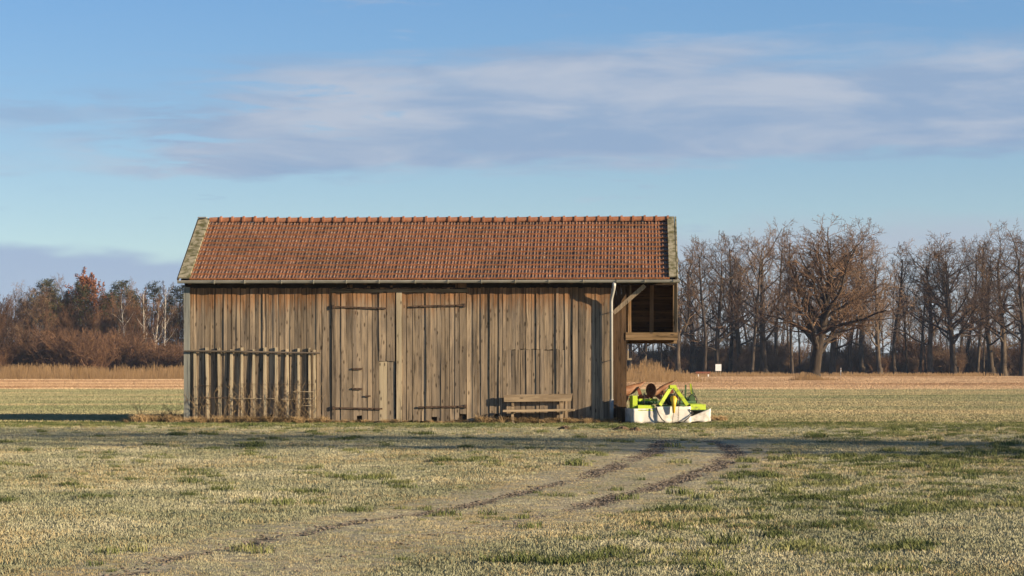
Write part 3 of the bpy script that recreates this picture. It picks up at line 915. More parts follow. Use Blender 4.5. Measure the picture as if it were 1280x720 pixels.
# rear slope tiles
bmb = MB()
for rw in range(NROW):
    for cl in range(NCOL):
        d0 = rw * TE
        rt = Matrix.Translation(Vector((TX0 + (cl + 1) * TW, 2 * T_RIDGE + EO - d0 * math.cos(slope), EZ + d0 * math.sin(slope)))) @ Matrix.Rotation(math.pi, 4, 'Z') @ Matrix.Rotation(slope, 4, 'X')
        o0 = len(bmb.v)
        bmb.v.extend([tuple(rt @ Vector(p)) for p in tv]); bmb.f.extend([tuple(i + o0 for i in f) for f in tf]); bmb.m.extend(tms)
kind(bmb.build('rear_roof_tiles', [M['tile'], M['lip']], barn), 'stuff')
# ridge tiles
mb = MB(); K = 10; NR = 40; RL = (TX1 - TX0) / NR
prs = [(0.0, 0.100), (RL - 0.035, 0.112), (RL - 0.030, 0.135), (RL + 0.035, 0.138)]
vs = []; fs = []
for (xx, r_) in prs:
    for j in range(K + 1):
        a_ = math.radians(-20 + 220 * j / K); vs.append((xx, math.cos(a_) * r_, math.sin(a_) * r_))
for i in range(len(prs) - 1):
    for j in range(K):
        q = i * (K + 1) + j; fs.append((q, q + 1, q + K + 2, q + K + 1))
n0 = len(vs); fs.append(tuple((len(prs) - 1) * (K + 1) + j for j in range(K + 1)))
mb.add(vs, fs)
me_ridge = mb.mesh('ridge_tile', M['ridge'])
RIDZ = RZ + 0.035
for i in range(NR):
    sag = 0.006 * math.sin(i * 0.4 + 1.0) - 0.012 * math.sin(math.pi * i / NR)
    link('ridge_tile', me_ridge, barn, (TX0 + i * RL, T_RIDGE, RIDZ + sag + br.uniform(-.005, .005)), (br.uniform(-.03, .03), br.uniform(-.012, .012), br.uniform(-.01, .01)))
# verges
def verge(x0, x1, nseg, lift, thick, mat, name='verge_slab'):
    for i in range(nseg):
        d0, d1 = slen * i / nseg - 0.03, slen * (i + 1) / nseg + 0.03 - 0.004 * (i < nseg - 1)
        mb = MB(); mb.box((0, 0, 0), (x1 - x0, d1 - d0, thick))
        for sgn in (1, -1):
            bs = Vector((x0 if sgn == 1 else x1, T_RIDGE - sgn * (T_RIDGE + EO) + sgn * d0 * math.cos(slope), EZ + d0 * math.sin(slope) + lift + br.uniform(0, .008)))
            o = link(name, mb.mesh(name, mat), barn)
            o.matrix_basis = Matrix.Translation(bs) @ (Matrix.Rotation(math.pi, 4, 'Z') if sgn == -1 else Matrix.Identity(4)) @ Matrix.Rotation(slope + 0.01, 4, 'X')
verge(SL, SL + 0.335, 6, 0.05, 0.045, M['verge'])
verge(SR - 0.27, SR - 0.06, 2, 0.065, 0.04, M['verge'])
verge(SR - 0.045, SR, 1, 0.0, 0.085, M['verge'], 'barge_board')
verge(SL - 0.03, SL - 0.003, 1, -0.06, 0.13, M['dark'], 'barge_board')
mb = MB(); mb.box((SL - 0.02, T_RIDGE - 0.13, RZ + 0.115), (SL + 0.24, T_RIDGE + 0.13, RZ + 0.155)); mb.build('ridge_cap', M['zincdark'], barn)
# gutter
GT = -0.35; GZ_ = bl(500, 352.6, GT).z
GX0, GX1 = bl(222, 352, GT).x, bl(850, 350, GT).x
mb = MB(); vs = []; fs = []; K = 10
for xi, xx in enumerate((GX0, GX1)):
    for rr in (0.072, 0.064):
        for j in range(K + 1):
            a_ = math.pi + math.pi * j / K
            vs.append((xx, math.cos(a_) * rr, math.sin(a_) * rr + 0.04))
n = K + 1
for j in range(K):
    fs.append((j, j + 1, 2 * n + j + 1, 2 * n + j)); fs.append((n + j + 1, n + j, 3 * n + j, 3 * n + j + 1))
fs += [(0, 2 * n, 3 * n, n), (n - 1, 2 * n - 1, 4 * n - 1, 3 * n - 1)]
fs += [tuple(range(n)), tuple(2 * n + j for j in reversed(range(n)))]
mb.add(vs, fs)
mb.tube([(GX0, -0.076, 0.04), (GX1, -0.076, 0.04)], 0.012, 6)
gut = mb.build('gutter', M['zinc'], barn, (0, GT, GZ_), smooth=False)
for px in (268, 306, 352, 392, 433, 474, 519, 560, 602, 644, 686, 729, 771, 806, 842):
    xx = bl(px, 352, GT).x
    mb = MB(); pts = [(xx, 0.17, 0.07), (xx, 0.08, 0.05)] + [(xx, math.cos(a_) * 0.078, math.sin(a_) * 0.078 + 0.04) for a_ in np.linspace(2 * math.pi, math.pi, 7)] + [(xx, -0.085, 0.06)]
    for p0, p1 in zip(pts[:-1], pts[1:]): mb.beam(p0, p1, 0.035, 0.006, up=(1, 0, 0))
    mb.build('gutter_bracket', M['zinc'], gut)
# downpipe
def PP(px, py, t): return bl(px, py, t)
pipe = [PP(767.5, 352, GT), PP(767.5, 358, GT), PP(767, 362, GT + 0.03), PP(764.5, 372, -0.18), PP(764, 377, -0.14), PP(764.3, 500, -0.14)]
mb = MB(); mb.tube(pipe, [0.062, 0.055, 0.05, 0.05, 0.05, 0.05], 10); dp = mb.build('downpipe', M['zincpale'], barn, smooth=True)
mb = MB(); mb.tube([PP(764.3, 499, -0.14), PP(764.5, 526.5, -0.14)], 0.062, 10); mb.build('standpipe', M['zincdark'], dp, smooth=True)
for py in (390, 450):
    p = PP(764.1, py, -0.14); mb = MB(); mb.tube([p - Vector((0, 0, .015)), p + Vector((0, 0, .015))], 0.057, 10); mb.beam(p, p + Vector((0, 0.13, 0)), 0.02, 0.02); mb.build('pipe_clip', M['zincdark'], dp)

# ------------------------------------------------------------------ trellis against the barn
def bw(v): return Matrix.Translation(BC) @ Matrix.Rotation(-A, 4, 'Z') @ Vector(v)
x0 = bl(231, 439).x; tro = bw((x0, -0.05, 0))
trel = thing('trellis', 'wooden trellis of upright slats leaning against the barn wall', 'trellis', tro, -A)
zp = bl(300, 439, -0.16).z
mb = MB(); mb.tube([(0, -0.06, zp + 0.005), (1.5, -0.065, zp - 0.01), (2.6, -0.06, zp - 0.035), (bl(400, 441, -.14).x - x0, -0.06, zp - 0.055)], [0.026, 0.03, 0.028, 0.026], 8)
mb.build('crossbar', M['barpole'], trel)
for i, px in enumerate((243, 258, 273, 289, 302, 317, 331, 345, 359, 373, 386.5, 393)):
    xx = bl(px, 470, -0.1).x - x0
    lean = 0.06 if i < 4 else 0.02
    lo = bl(px + (3 if i < 3 else 1), 525, 0).x - x0
    mb = MB(); w = 0.055 + 0.025 * br.random()
    top = zp + br.uniform(0.04, 0.12)
    mb.beam((lo, -0.03, 0.0), (xx, 0.0, top), w, 0.03, up=(0, 1, 0))
    mb.build('slat', M['jamb'], trel)
for (pa, pb, py) in ((366, 392, 489.5), (289, 326, 498), (331, 345, 498), (352, 366, 499), (378, 392, 498.5), (378, 392, 507), (246, 288, 497), (246, 262, 482), (246, 262, 505), (300, 392, 480)):
    a_ = bl(pa, py, -0.27); b_ = bl(pb, py + 0.4, -0.27)
    mb = MB(); mb.tube([(a_.x - x0, -0.07, a_.z), (b_.x - x0, -0.07, b_.z)], 0.010 if py != 480 else 0.005, 5)
    mb.build('rung', M['jamb'] if py > 485 and pa > 280 else M['rust'], trel)
# dead climbing stems on the trellis
mb = MB(); r = random.Random(5)
for i in range(75):
    xx = r.uniform(0.3, 3.9); z = 0.0; y = -0.12; pts = [(xx, y, 0.0)]
    dx_ = r.uniform(-.12, .12)
    for q in range(r.randint(4, 8)):
        xx += dx_ + r.uniform(-.09, .09); z += r.uniform(0.10, 0.2); y = -0.03 - r.uniform(0, .14)
        pts.append((xx, y, z))
    mb.tube(pts, 0.0045, 3, False)
vine = mb.build('dry_vine', M['hay'], None, tro, rot=(0, 0, -A))
tag(vine, 'tangle of dead climbing stems on the trellis slats', 'vine')

# ------------------------------------------------------------------ bench at the barn
p = bw((bl(672, 520).x, -0.05, 0))
bench = thing('bench', 'low rustic wooden bench with plank backrest against the barn wall', 'bench', p, -A)
bx = bl(672, 520).x
def bb(px, py, t): v = bl(px, py, t); return Vector((v.x - bx, t + 0.05, v.z))
za, zb = bb(672, 502.3, -.15).z, bb(672, 492.8, -.15).z
mb = MB(); L0 = bb(630, 500, -.12).x; L1 = bb(716, 500, -.12).x
mb.add([(L0, -.12, za), (L1 - .05, -.12, za + .02), (L1, -.12, zb + 0.02), (L0, -.12, zb - 0.02), (L0, -.075, za), (L1 - .05, -.075, za + .02), (L1, -.075, zb + .02), (L0, -.075, zb - .02)],
       [(3, 2, 1, 0)[::-1], (4, 5, 6, 7)[::-1], (0, 4, 5, 1)[::-1], (1, 5, 6, 2)[::-1], (2, 6, 7, 3)[::-1], (3, 7, 4, 0)[::-1]])
mb.build('backrest', M['benchwood'], bench)
zs = bb(672, 513.2, -.4).z
mb = MB()
mb.beam((bb(629, 513, -.3).x, -.27, zs - 0.012), (bb(718, 513, -.3).x, -.27, zs + 0.018), 0.36, 0.06)
mb.build('seat', M['benchwood'], bench)
for px in (641, 702):
    xx = bb(px, 510, -.1).x
    mb = MB(); mb.beam((xx, -.05, 0), (xx, -.05, zb - .05), .075, .05, up=(0, 1, 0)); mb.build('leg', M['benchwood'], bench)
    mb = MB(); mb.beam((xx + .02, -.40, 0), (xx, -.34, zs - .03), .07, .05, up=(0, 1, 0)); mb.build('leg', M['benchwood'], bench)
    mb = MB(); mb.beam((xx + .06, -.42, zs - .06), (xx + .06, -.03, zs - .06), .04, .05); mb.build('stretcher', M['benchwood'], bench)

# ------------------------------------------------------------------ machines at the barn end
MY = 74.75
def mk(px): return (px - 834) / F * MY
def mz(py): return (528.5 - py) / F * MY
mo = (at(834, 528, MY).x, MY, 0.0)
mow = thing('disc_mower', 'lime green disc mower with white canvas skirt parked beside the barn', 'mower', mo, math.radians(11))
def cloth(x0, x1, ztop, zbot, y0, seed, tl=0, tr=0, nx=14, nz=6, wav=0.018, axis_='x'):
    r = random.Random(seed); ph = r.uniform(0, 6); mb = MB(); vs = []
    for j in range(nz + 1):
        v = j / nz
        for i in range(nx + 1):
            u = i / nx
            zt = ztop + (tl * (1 - u) + tr * u); z = zt + (zbot - zt) * v
            x = x0 + (x1 - x0) * u
            off = wav * v * (math.sin(u * 9 + ph) + 0.5 * math.sin(u * 21 + ph * 2 + v * 2)) + r.uniform(-.004, .004)
            zz = z + (0.012 * math.sin(u * 13 + ph) if j == nz else 0)
            vs.append((x, y0 - off, zz) if axis_ == 'x' else (y0 - off, x, zz))
    fs = [(j * (nx + 1) + i, j * (nx + 1) + i + 1, (j + 1) * (nx + 1) + i + 1, (j + 1) * (nx + 1) + i) for j in range(nz) for i in range(nx)]
    mb.add(vs, fs); return mb
HW = 1.16; ZT = 0.43
sk = []
sk.append(cloth(-HW, -0.36, ZT, 0.02, -0.55, 1).build('skirt_panel', M['canvas'], mow, smooth=True))
sk.append(cloth(-0.50, 0.55, ZT + 0.06, 0.03, -0.60, 2, wav=0.03).build('skirt_panel', M['canvas'], mow, smooth=True))
sk.append(cloth(0.40, HW, ZT, 0.05, -0.55, 3, tl=-0.30, tr=0.0).build('skirt_panel', M['canvas'], mow, smooth=True))
sk.append(cloth(-0.55, 0.55, ZT, 0.02, -HW, 4, axis_='y').build('skirt_panel', M['canvas'], mow, smooth=True))
sk.append(cloth(-0.55, 0.55, ZT, 0.05, HW, 5, axis_='y').build('skirt_panel', M['canvas'], mow, smooth=True))
sk.append(cloth(-HW, HW, ZT, 0.03, 0.55, 6).build('skirt_panel', M['canvas'], mow, smooth=True))
for s_ in sk:
    so = s_.modifiers.new('thickness', 'SOLIDIFY'); so.thickness = 0.006
for pts in ([(-.50, -.66, ZT + .04), (-.44, -.70, .28), (-.34, -.71, .12), (-.24, -.70, .05)], [(.50, -.63, ZT - .02), (.60, -.66, .30), (.46, -.69, .16), (.32, -.70, .06)]):
    mb = MB(); mb.tube(pts, .017, 6); mb.build('strap', M['black'], mow, smooth=True)
mb = MB(); mb.box((-HW + .03, -.52, ZT - .06), (HW - .03, .52, ZT - .02)); mb.build('deck', M['green'], mow)
mb = MB(); mb.box((-HW + .1, -.25, .04), (HW - .1, .25, .12)); mb.build('cutter_bar', M['rust'], mow)
def hood(px0, px1, py0, py1, name='hood'):
    mb = MB(); x0, x1 = mk(px0) / ca, mk(px1) / ca
    z0, z1 = mz(py1), mz(py0)
    mb.add([(x0, -.56, z0), (x1, -.56, z0), (x1, -.53, z1), (x0, -.53, z1), (x0, .2, z0), (x1, .2, z0), (x1, .15, z1 + .02), (x0, .15, z1 + .02)],
           [(0, 1, 2, 3), (5, 4, 7, 6), (1, 5, 6, 2), (4, 0, 3, 7), (3, 2, 6, 7), (0, 4, 5, 1)])
    return mb.build(name, M['lime'], mow)
hood(791, 812, 506, 512.5); hood(858, 877.5, 505, 511.5)
mb = MB(); mb.box((mk(785), -.45, ZT - .05), (mk(791), -.05, mz(494))); mb.build('upright_plate', M['lime'], mow)
mb = MB(); mb.beam((mk(790), -.2, mz(499.5)), (mk(819), -.2, mz(499.5)), .07, .07); mb.build('tube_beam', M['lime'], mow)
mb = MB(); mb.tube([(mk(792), .1, mz(503)), (mk(872), .1, mz(503))], .05, 8); mb.build('frame_tube', M['green'], mow)
# headstock A-frame
for (a_, b_) in (((817.5, 506), (834, 482)), ((853, 506), (836.5, 482))):
    mb = MB(); mb.beam((mk(a_[0]), -.62, mz(a_[1])), (mk(b_[0]), -.5, mz(b_[1])), .10, .085, up=(0, 1, 0)); mb.build('headstock_arm', M['lime'], mow)
mb = MB(); mb.box((mk(831), -.6, mz(485)), (mk(839), -.42, mz(481))); mb.build('headstock_top', M['lime'], mow)
mb = MB(); mb.beam((mk(831), -.42, mz(507)), (mk(831.5), -.42, mz(486)), .05, .05, up=(0, 1, 0)); mb.build('mast', M['lime'], mow)
mb = MB(); mb.beam((mk(816), -.4, mz(506.5)), (mk(855), -.4, mz(506.5)), .10, .06); mb.build('cross_beam', M['green'], mow)
mb = MB(); mb.tube([(mk(834), -.30, mz(499)), (mk(834), -.50, mz(499)), (mk(834), -.58, mz(499))], [.17, .17, .13], 12); mb.build('gearbox', M['black'], mow)
mb = MB(); mb.tube([(mk(835), -.60, mz(497.5)), (mk(835), -.68, mz(499)), (mk(834.6), -.72, mz(503)), (mk(834.5), -.71, mz(515.5))], [.095, .10, .065, .035], 10); mb.build('drive_shaft_guard', M['yellow'], mow, smooth=True)
mb = MB(); q0 = None
for i in range(16):
    z = mz(506) * (1 - i / 15) + 0.03
    c_ = Vector((mk(841.5) - i * .0015, -.67, z)); a_ = .02 if i % 2 else .008
    mb.tube([c_ + Vector((-a_, 0, -.016)), c_ + Vector((a_, 0, 0.0)), c_ + Vector((-a_, 0, .016))], .006, 4)
mb.build('chain', M['rust'], mow)
for i, (xa, xb) in enumerate(((822, 829), (842, 848), (846, 852), (800, 808))):   # hydraulic hoses
    pts = [(mk(xa), -.35, mz(507)), (mk(xa + 1), -.3, mz(494 - i)), (mk((xa + xb) / 2), -.25, mz(489 + 2 * i)), (mk(xb), -.2, mz(498)), (mk(xb + 2), -.1, mz(508))]
    mb = MB(); mb.tube(pts, .016, 6); mb.build('hose', M['black'], mow, smooth=True)

# plough standing behind the mower
PY = 77.3
pl = thing('plough', 'rusty red reversible plough with curved blades and round disc behind the mower', 'plough', (at(812, 520, PY).x, PY, 0))
def pk(px): return (px - 812) / F * PY
def pz(py): return CAMZ - (py - HOR) / F * PY
def moldboard(pts_top, pts_bot, y0, bulge, name='moldboard', mat='ruststeel'):
    n = 10; mb = MB(); vs = []; m_ = 6
    for i in range(n + 1):
        u = i / n
        def lerp(P):
            f_ = u * (len(P) - 1); k0 = min(int(f_), len(P) - 2); g = f_ - k0
            return P[k0][0] * (1 - g) + P[k0 + 1][0] * g, P[k0][1] * (1 - g) + P[k0 + 1][1] * g
        a_ = lerp(pts_top); b_ = lerp(pts_bot)
        for j in range(m_ + 1):
            v = j / m_
            vs.append((pk(a_[0] * (1 - v) + b_[0] * v), y0 - bulge * math.sin(v * math.pi) + 0.25 * u, pz(a_[1] * (1 - v) + b_[1] * v)))
    fs = [(i * (m_ + 1) + j, i * (m_ + 1) + j + 1, (i + 1) * (m_ + 1) + j + 1, (i + 1) * (m_ + 1) + j) for i in range(n) for j in range(m_)]
    mb.add(vs, fs); o = mb.build(name, M[mat], pl, smooth=True)
    so = o.modifiers.new('thickness', 'SOLIDIFY'); so.thickness = 0.012
moldboard([(777, 483), (788, 481), (797, 479), (807, 476.5)], [(780, 495), (787, 494), (793, 491), (798, 486)], -.2, .10)
moldboard([(821, 486), (829, 481), (837, 477.5), (846, 475)], [(817, 496), (824, 493), (832, 487), (838, 481)], -.1, .10)
moldboard([(773.5, 484), (776, 483.5), (778, 483)], [(774, 505), (777, 505), (783, 496)], -.12, .04, 'moldboard', 'redpaint')
moldboard([(778, 484), (782, 488), (787, 494)], [(776, 507), (780, 506), (784, 503)], 0.02, .04, 'moldboard', 'redpaint')
c_ = Vector((pk(813), -.28, pz(487.5)))
mb = MB(); mb.tube([c_, c_ + Vector((0.02, .02, 0))], .205, 22); mb.tube([c_ + Vector((0, -.03, 0)), c_ + Vector((.02, .08, 0))], .04, 10)
mb.build('disc_coulter', M['rust'], pl)
mb = MB(); mb.beam((pk(786), .15, pz(500)), (pk(842), .1, pz(489)), .11, .11); mb.build('main_beam', M['redpaint'], pl)
mb = MB(); mb.beam((pk(798), 0, pz(486)), (pk(803), .1, pz(500)), .10, .06, up=(0, 1, 0)); mb.build('plough_leg', M['redpaint'], pl)
mb = MB(); mb.beam((pk(816), 0.05, pz(490)), (pk(826), .1, pz(498)), .10, .06, up=(0, 1, 0)); mb.build('plough_leg', M['redpaint'], pl)
for px_, py_ in ((790, 527), (812, 527), (836, 527)):
    mb = MB(); mb.beam((pk(px_), .15, 0), (pk(px_ + 3), .12, pz(495)), .08, .06, up=(0, 1, 0)); mb.build('plough_leg', M['rust'], pl)
    mb = MB(); mb.add([(pk(px_ - 9), -.1, 0.0), (pk(px_ + 5), .2, 0.0), (pk(px_ + 6), .22, .18), (pk(px_ - 2), 0.0, .14)], [(0, 1, 2, 3)])
    o = mb.build('plough_share', M['ruststeel'], pl); so = o.modifiers.new('thickness', 'SOLIDIFY'); so.thickness = .014
# green linkage frame behind the mower
GY_ = 77.0
gr = thing('hay_tedder', 'small dark green tedder frame with upright lever and hoses behind the mower', 'implement', (at(861, 520, GY_).x, GY_, 0))
def gk(px): return (px - 861) / F * GY_
def gz_(py): return CAMZ - (py - HOR) / F * GY_
mb = MB(); mb.beam((gk(856.5), 0, gz_(505)), (gk(857), 0, gz_(481)), .05, .05, up=(0, 1, 0)); mb.build('mast', M['green'], gr)
mb = MB(); mb.beam((gk(868.5), 0, gz_(502)), (gk(863), 0, gz_(480)), .06, .05, up=(0, 1, 0)); mb.build('lever', M['green'], gr)
mb = MB(); mb.beam((gk(864.3), -.03, gz_(494)), (gk(863), -.03, gz_(479.5)), .045, .03, up=(0, 1, 0)); mb.build('lever_grip', M['lime'], gr)
mb = MB()
mb.add([(gk(857), -.06, gz_(504)), (gk(869), -.06, gz_(502)), (gk(865), -.06, gz_(493)), (gk(858), -.06, gz_(497)), (gk(857), .06, gz_(504)), (gk(869), .06, gz_(502)), (gk(865), .06, gz_(493)), (gk(858), .06, gz_(497))],
       [(0, 1, 2, 3), (5, 4, 7, 6), (1, 5, 6, 2), (4, 0, 3, 7), (3, 2, 6, 7), (0, 4, 5, 1)])
mb.build('gusset_plate', M['green'], gr)
for s_ in (0, 1):
    mb = MB(); mb.tube([(gk(856 + 4 * s_), -.1, gz_(500)), (gk(852 + 10 * s_), -.15, gz_(494)), (gk(862 + 5 * s_), -.18, gz_(491)), (gk(871), -.15, gz_(498 + 2 * s_)), (gk(870), -.1, gz_(505))], .014, 6); mb.build('hose', M['black'], gr, smooth=True)
mb = MB(); mb.beam((gk(845), 0, gz_(506)), (gk(874), 0, gz_(506)), .09, .09); mb.build('main_beam', M['green'], gr)
for px_ in (848, 862, 872):
    mb = MB(); mb.beam((gk(px_), .04, 0), (gk(px_), .04, gz_(508)), .05, .05, up=(0, 1, 0)); mb.build('stand_leg', M['green'], gr)
for px_ in (842, 846, 850):
    mb = MB(); mb.tube([(gk(px_), .05, gz_(506)), (gk(px_ + 1), -.05, gz_(495)), (gk(px_ + 3), -.08, gz_(488))], .02, 6); mb.build('tine', M['rust'], gr)

# ------------------------------------------------------------------ dry weeds along the wall and molehills
def weed_mesh(name, n, radius, h0, h1, lean, thick, seed, mat):
    r = random.Random(seed); mb = MB()
    for _ in range(n):
        a_ = r.uniform(0, 6.283); q = radius * r.random(); h_ = r.uniform(h0, h1); la = r.uniform(0, 6.283); l_ = r.uniform(.2, 1) * lean
        x_, y_ = q * math.cos(a_), q * math.sin(a_) * .5
        pts = [(x_, y_, -.01), (x_ + math.cos(la) * l_ * h_ * .4, y_ + math.sin(la) * l_ * h_ * .3, h_ * .6), (x_ + math.cos(la) * l_ * h_, y_ + math.sin(la) * l_ * h_ * .6, h_ * r.uniform(.7, 1.0))]
        mb.tube(pts, [thick, thick * .9, thick * .4], 3, False)
    return mb.mesh(name, mat)
wd = [weed_mesh('dry_weed_clump', 130, .30, .08, .30, 1.4, .005, 300 + i, M['hay']) for i in range(4)]
wpro = [bpy.data.objects.new('dry_weed_clump', m_) for m_ in wd]
pts = []; sc_ = []; rt_ = []
r = random.Random(8)
for px in np.arange(232, 770, 2.2):
    dens = 1.0 if px < 412 else (0.5 if px < 600 else 0.8)
    if r.random() < dens:
        v = bw((bl(px, 525).x, -r.uniform(.10, .45), 0)); pts.append((v.x, v.y, 0.0))
        s_ = r.uniform(.35, 1.0) * (1.0 if px < 412 or px > 600 else .6); sc_.append((s_, s_, s_ * r.uniform(.5, 1.1))); rt_.append((0, 0, r.uniform(0, 6.28)))
for px in np.arange(163, 234, 2.2):
    v = at(px, 524, 77.0); pts.append((v.x, 76.5 + r.uniform(-1.3, .6), 0.0)); s_ = r.uniform(.3, 1.15) * (1 if px > 178 else .6)
    sc_.append((s_, s_, s_)); rt_.append((0, 0, r.uniform(0, 6.28)))
for px in np.arange(885, 905, 2.5):
    pts.append((at(px, 524, 77.5).x, 77.5 + r.uniform(-.8, .8), 0.0)); s_ = r.uniform(.4, .8); sc_.append((s_, s_, s_)); rt_.append((0, 0, 1.0))
scatter_object('dry_weeds', pts, sc_, rt_, wpro, 'tangled dry brown weeds along the foot of the barn wall')
for i, (px, h_, lab) in enumerate(((176, .78, 'tallest bare weed stalk at the corner of the barn'), (217, .62, 'bushy bare weed stalk touching the grey corner post'), (200, .45, 'short bent weed stalk among the dry weeds'))):
    mb = MB(); r = random.Random(40 + i)
    for q in range(7):
        d_ = r.uniform(-.5, .5); mb.tube([(r.uniform(-.1, .1), 0, 0), (d_ * .3, r.uniform(-.1, .1), h_ * .5), (d_, r.uniform(-.15, .15), h_ * r.uniform(.7, 1))], [.009, .007, .003], 4)
    tag(mb.build('weed_stalk', M['hay'], None, (at(px, 524, 76.3).x, 76.3, 0)), lab, 'weed')
for i, (px, py, w_, lab) in enumerate(((778, 537, .24, 'largest dark molehill on the grass before the barn'), (794, 538, .15, 'small round molehill next to the largest one'), (706, 536, .2, 'low flat molehill on the grass before the bench'))):
    X_, Y_ = gp(px, py); mb = MB(); r = random.Random(60 + i); vs = [(0, 0, .11)]; rings = [(.35, .09), (.7, .05), (1.05, -.03)]
    for (q, z) in rings:
        for j in range(12): a_ = j * math.pi / 6; k_ = q * w_ * r.uniform(.8, 1.2); vs.append((math.cos(a_) * k_ * 1.3, math.sin(a_) * k_, z * r.uniform(.6, 1.3)))
    fs = [(0, 1 + j, 1 + (j + 1) % 12) for j in range(12)]
    for q in range(2):
        for j in range(12): fs.append((1 + q * 12 + j, 1 + (q + 1) * 12 + j, 1 + (q + 1) * 12 + (j + 1) % 12, 1 + q * 12 + (j + 1) % 12))
    mb.add(vs, fs); tag(mb.build('molehill', M['soil'], None, (X_, Y_, float(ground_height(np.array([X_]), np.array([Y_]))[0]) - .01)), lab, 'molehill', 'molehills before the barn')

# ------------------------------------------------------------------ trees
def frame_of(d):
    ref = Vector((0, 0, 1)) if abs(d.z) < .9 else Vector((1, 0, 0))
    s_ = d.cross(ref).normalized(); return s_, s_.cross(d)


class Paths:
    def __init__(self): self.paths = []
    def mesh(self, name, mat):
        V = []; Fc = []
        for pts, rad, k in self.paths:
            o = len(V)
            for i, p in enumerate(pts):
                d = pts[min(i + 1, len(pts) - 1)] - pts[max(i - 1, 0)]
                d = d.normalized() if d.length > 1e-6 else Vector((0, 0, 1))
                s_, u_ = frame_of(d)
                for j in range(k):
                    a_ = 6.28318 * j / k; V.append(p + (s_ * math.cos(a_) + u_ * math.sin(a_)) * rad[i])
            for i in range(len(pts) - 1):
                for j in range(k):
                    Fc.append((o + i * k + j, o + i * k + (j + 1) % k, o + (i + 1) * k + (j + 1) % k, o + (i + 1) * k + j))
        me = bpy.data.meshes.new(name); me.from_pydata([tuple(v) for v in V], [], Fc); me.materials.append(mat)
        me.polygons.foreach_set('use_smooth', [True] * len(me.polygons)); me.update(); return me


def bare_tree(seed, H=20.0, r0=0.45, clear=0.28, trunk_frac=0.75, angle=(30, 62), counts=(15, 8, 7, 4), lr=(0.50, 0.55, 0.5, 0.5), upt=0.10, wig=0.22, rmin=0.021, lean=0.0, fork=1):
    """skeleton of a leafless tree: returns trunk paths (stem and limbs) and crown paths (branches and twigs)"""
    r = random.Random(seed); stem = Paths(); crown = Paths()
    def grow(p, d, L, rad, lev):
        n = (9, 6, 5, 3, 2)[lev]
        pts = [p.copy()]; rr = [rad]
        end = max(rmin * .6, rad * ((0.30, .28, .3, .45, .5)[lev]))
        for i in range(n):
            w = wig * (0.17 if lev == 0 else (0.75 if lev < 3 else 1.0))
            d = (d + Vector((r.gauss(0, w), r.gauss(0, w), r.gauss(0, w * .7) + upt * (1 if lev else .4)))).normalized()
            p = p + d * (L / n); pts.append(p.copy()); rr.append(max(rmin * .6, rad + (end - rad) * (i + 1) / n))
        (stem if lev <= 1 else crown).paths.append((pts, rr, (8, 5, 4, 3, 3)[lev]))
        if lev >= 4: return
        c = counts[lev]; c = max(2, int(round(c * r.uniform(.8, 1.2))))
        f0 = clear / trunk_frac if lev == 0 else 0.22
        az0 = r.uniform(0, 6.28)
        for q in range(c):
            f = f0 + (1 - f0) * ((q + r.random() * .8) / c); f = min(f, .98)
            k_ = f * n; i0 = min(int(k_), n - 1); g = k_ - i0
            pp_ = pts[i0].lerp(pts[i0 + 1], g); pr = rr[i0] * (1 - g) + rr[i0 + 1] * g
            dd = (pts[i0 + 1] - pts[i0]).normalized(); s_, u_ = frame_of(dd)
            aa = az0 + q * 2.4 + r.uniform(-.5, .5); an = math.radians(r.uniform(*angle)) * (1.0 if lev else (1.15 - .45 * (f - f0)))
            nd = dd * math.cos(an) + (s_ * math.cos(aa) + u_ * math.sin(aa)) * math.sin(an)
            if lev >= 1 and nd.z < -.25: nd.z *= .3; nd.normalize()
            if lev == 0: CL = H * lr[0] * r.uniform(.75, 1.15) * (1.0 - .35 * (f - f0) / (1 - f0))
            else: CL = L * lr[lev] * r.uniform(.7, 1.2) * (1.1 - .45 * f)
            grow(pp_, nd, CL, max(rmin, pr * r.uniform(.45, .68)), lev + 1)
    for q in range(fork):
        a_ = r.uniform(0, 6.28); d0 = Vector((lean + (math.cos(a_) * .16 if fork > 1 else 0), math.sin(a_) * .16 if fork > 1 else 0, 1)).normalized()
        grow(Vector((0, 0, -.2)), d0, H * trunk_frac * (1 if q == 0 else r.uniform(.8, 1)), r0 * (1 if fork == 1 else .75), 0)
    # root flare
    stem.paths.append(([Vector((0, 0, -.3)), Vector((0, 0, .4)), Vector((0, 0, 1.3))], [r0 * 1.5, r0 * 1.18, r0 * .98], 9))
    zt = max(p.z for pts, _, _ in crown.paths for p in pts)
    return stem, crown, zt


VAR = {}


def variant(key, tm, cm, **kw):
    s_, c_, zt = bare_tree(**kw)
    VAR[key] = (s_.mesh('trunk', tm), c_.mesh('crown', cm), zt)


variant('oak_a', M['barkdark'], M['twig'], seed=1, H=19, r0=.66, clear=.16, trunk_frac=.70, angle=(30, 64), counts=(25, 10, 7, 4), lr=(.46, .52, .5, .5), upt=.075, wig=.24, rmin=.018)
variant('oak_b', M['bark'], M['twig'], seed=2, H=20, r0=.46, clear=.20, trunk_frac=.82, angle=(30, 62), counts=(18, 8, 6, 4), lr=(.36, .55, .5, .5), upt=.06, wig=.24, rmin=.018)
variant('oak_c', M['barkdark'], M['twig'], seed=3, H=20, r0=.60, clear=.24, trunk_frac=.80, angle=(34, 66), counts=(15, 7, 6, 4), lr=(.38, .55, .5, .5), upt=.06, wig=.28, rmin=.02, fork=2)
variant('oak_d', M['bark'], M['twigpale'], seed=14, H=20, r0=.42, clear=.22, trunk_frac=.82, angle=(32, 66), counts=(17, 7, 6, 4), lr=(.36, .55, .5, .5), upt=.05, wig=.27, rmin=.018, lean=.10)
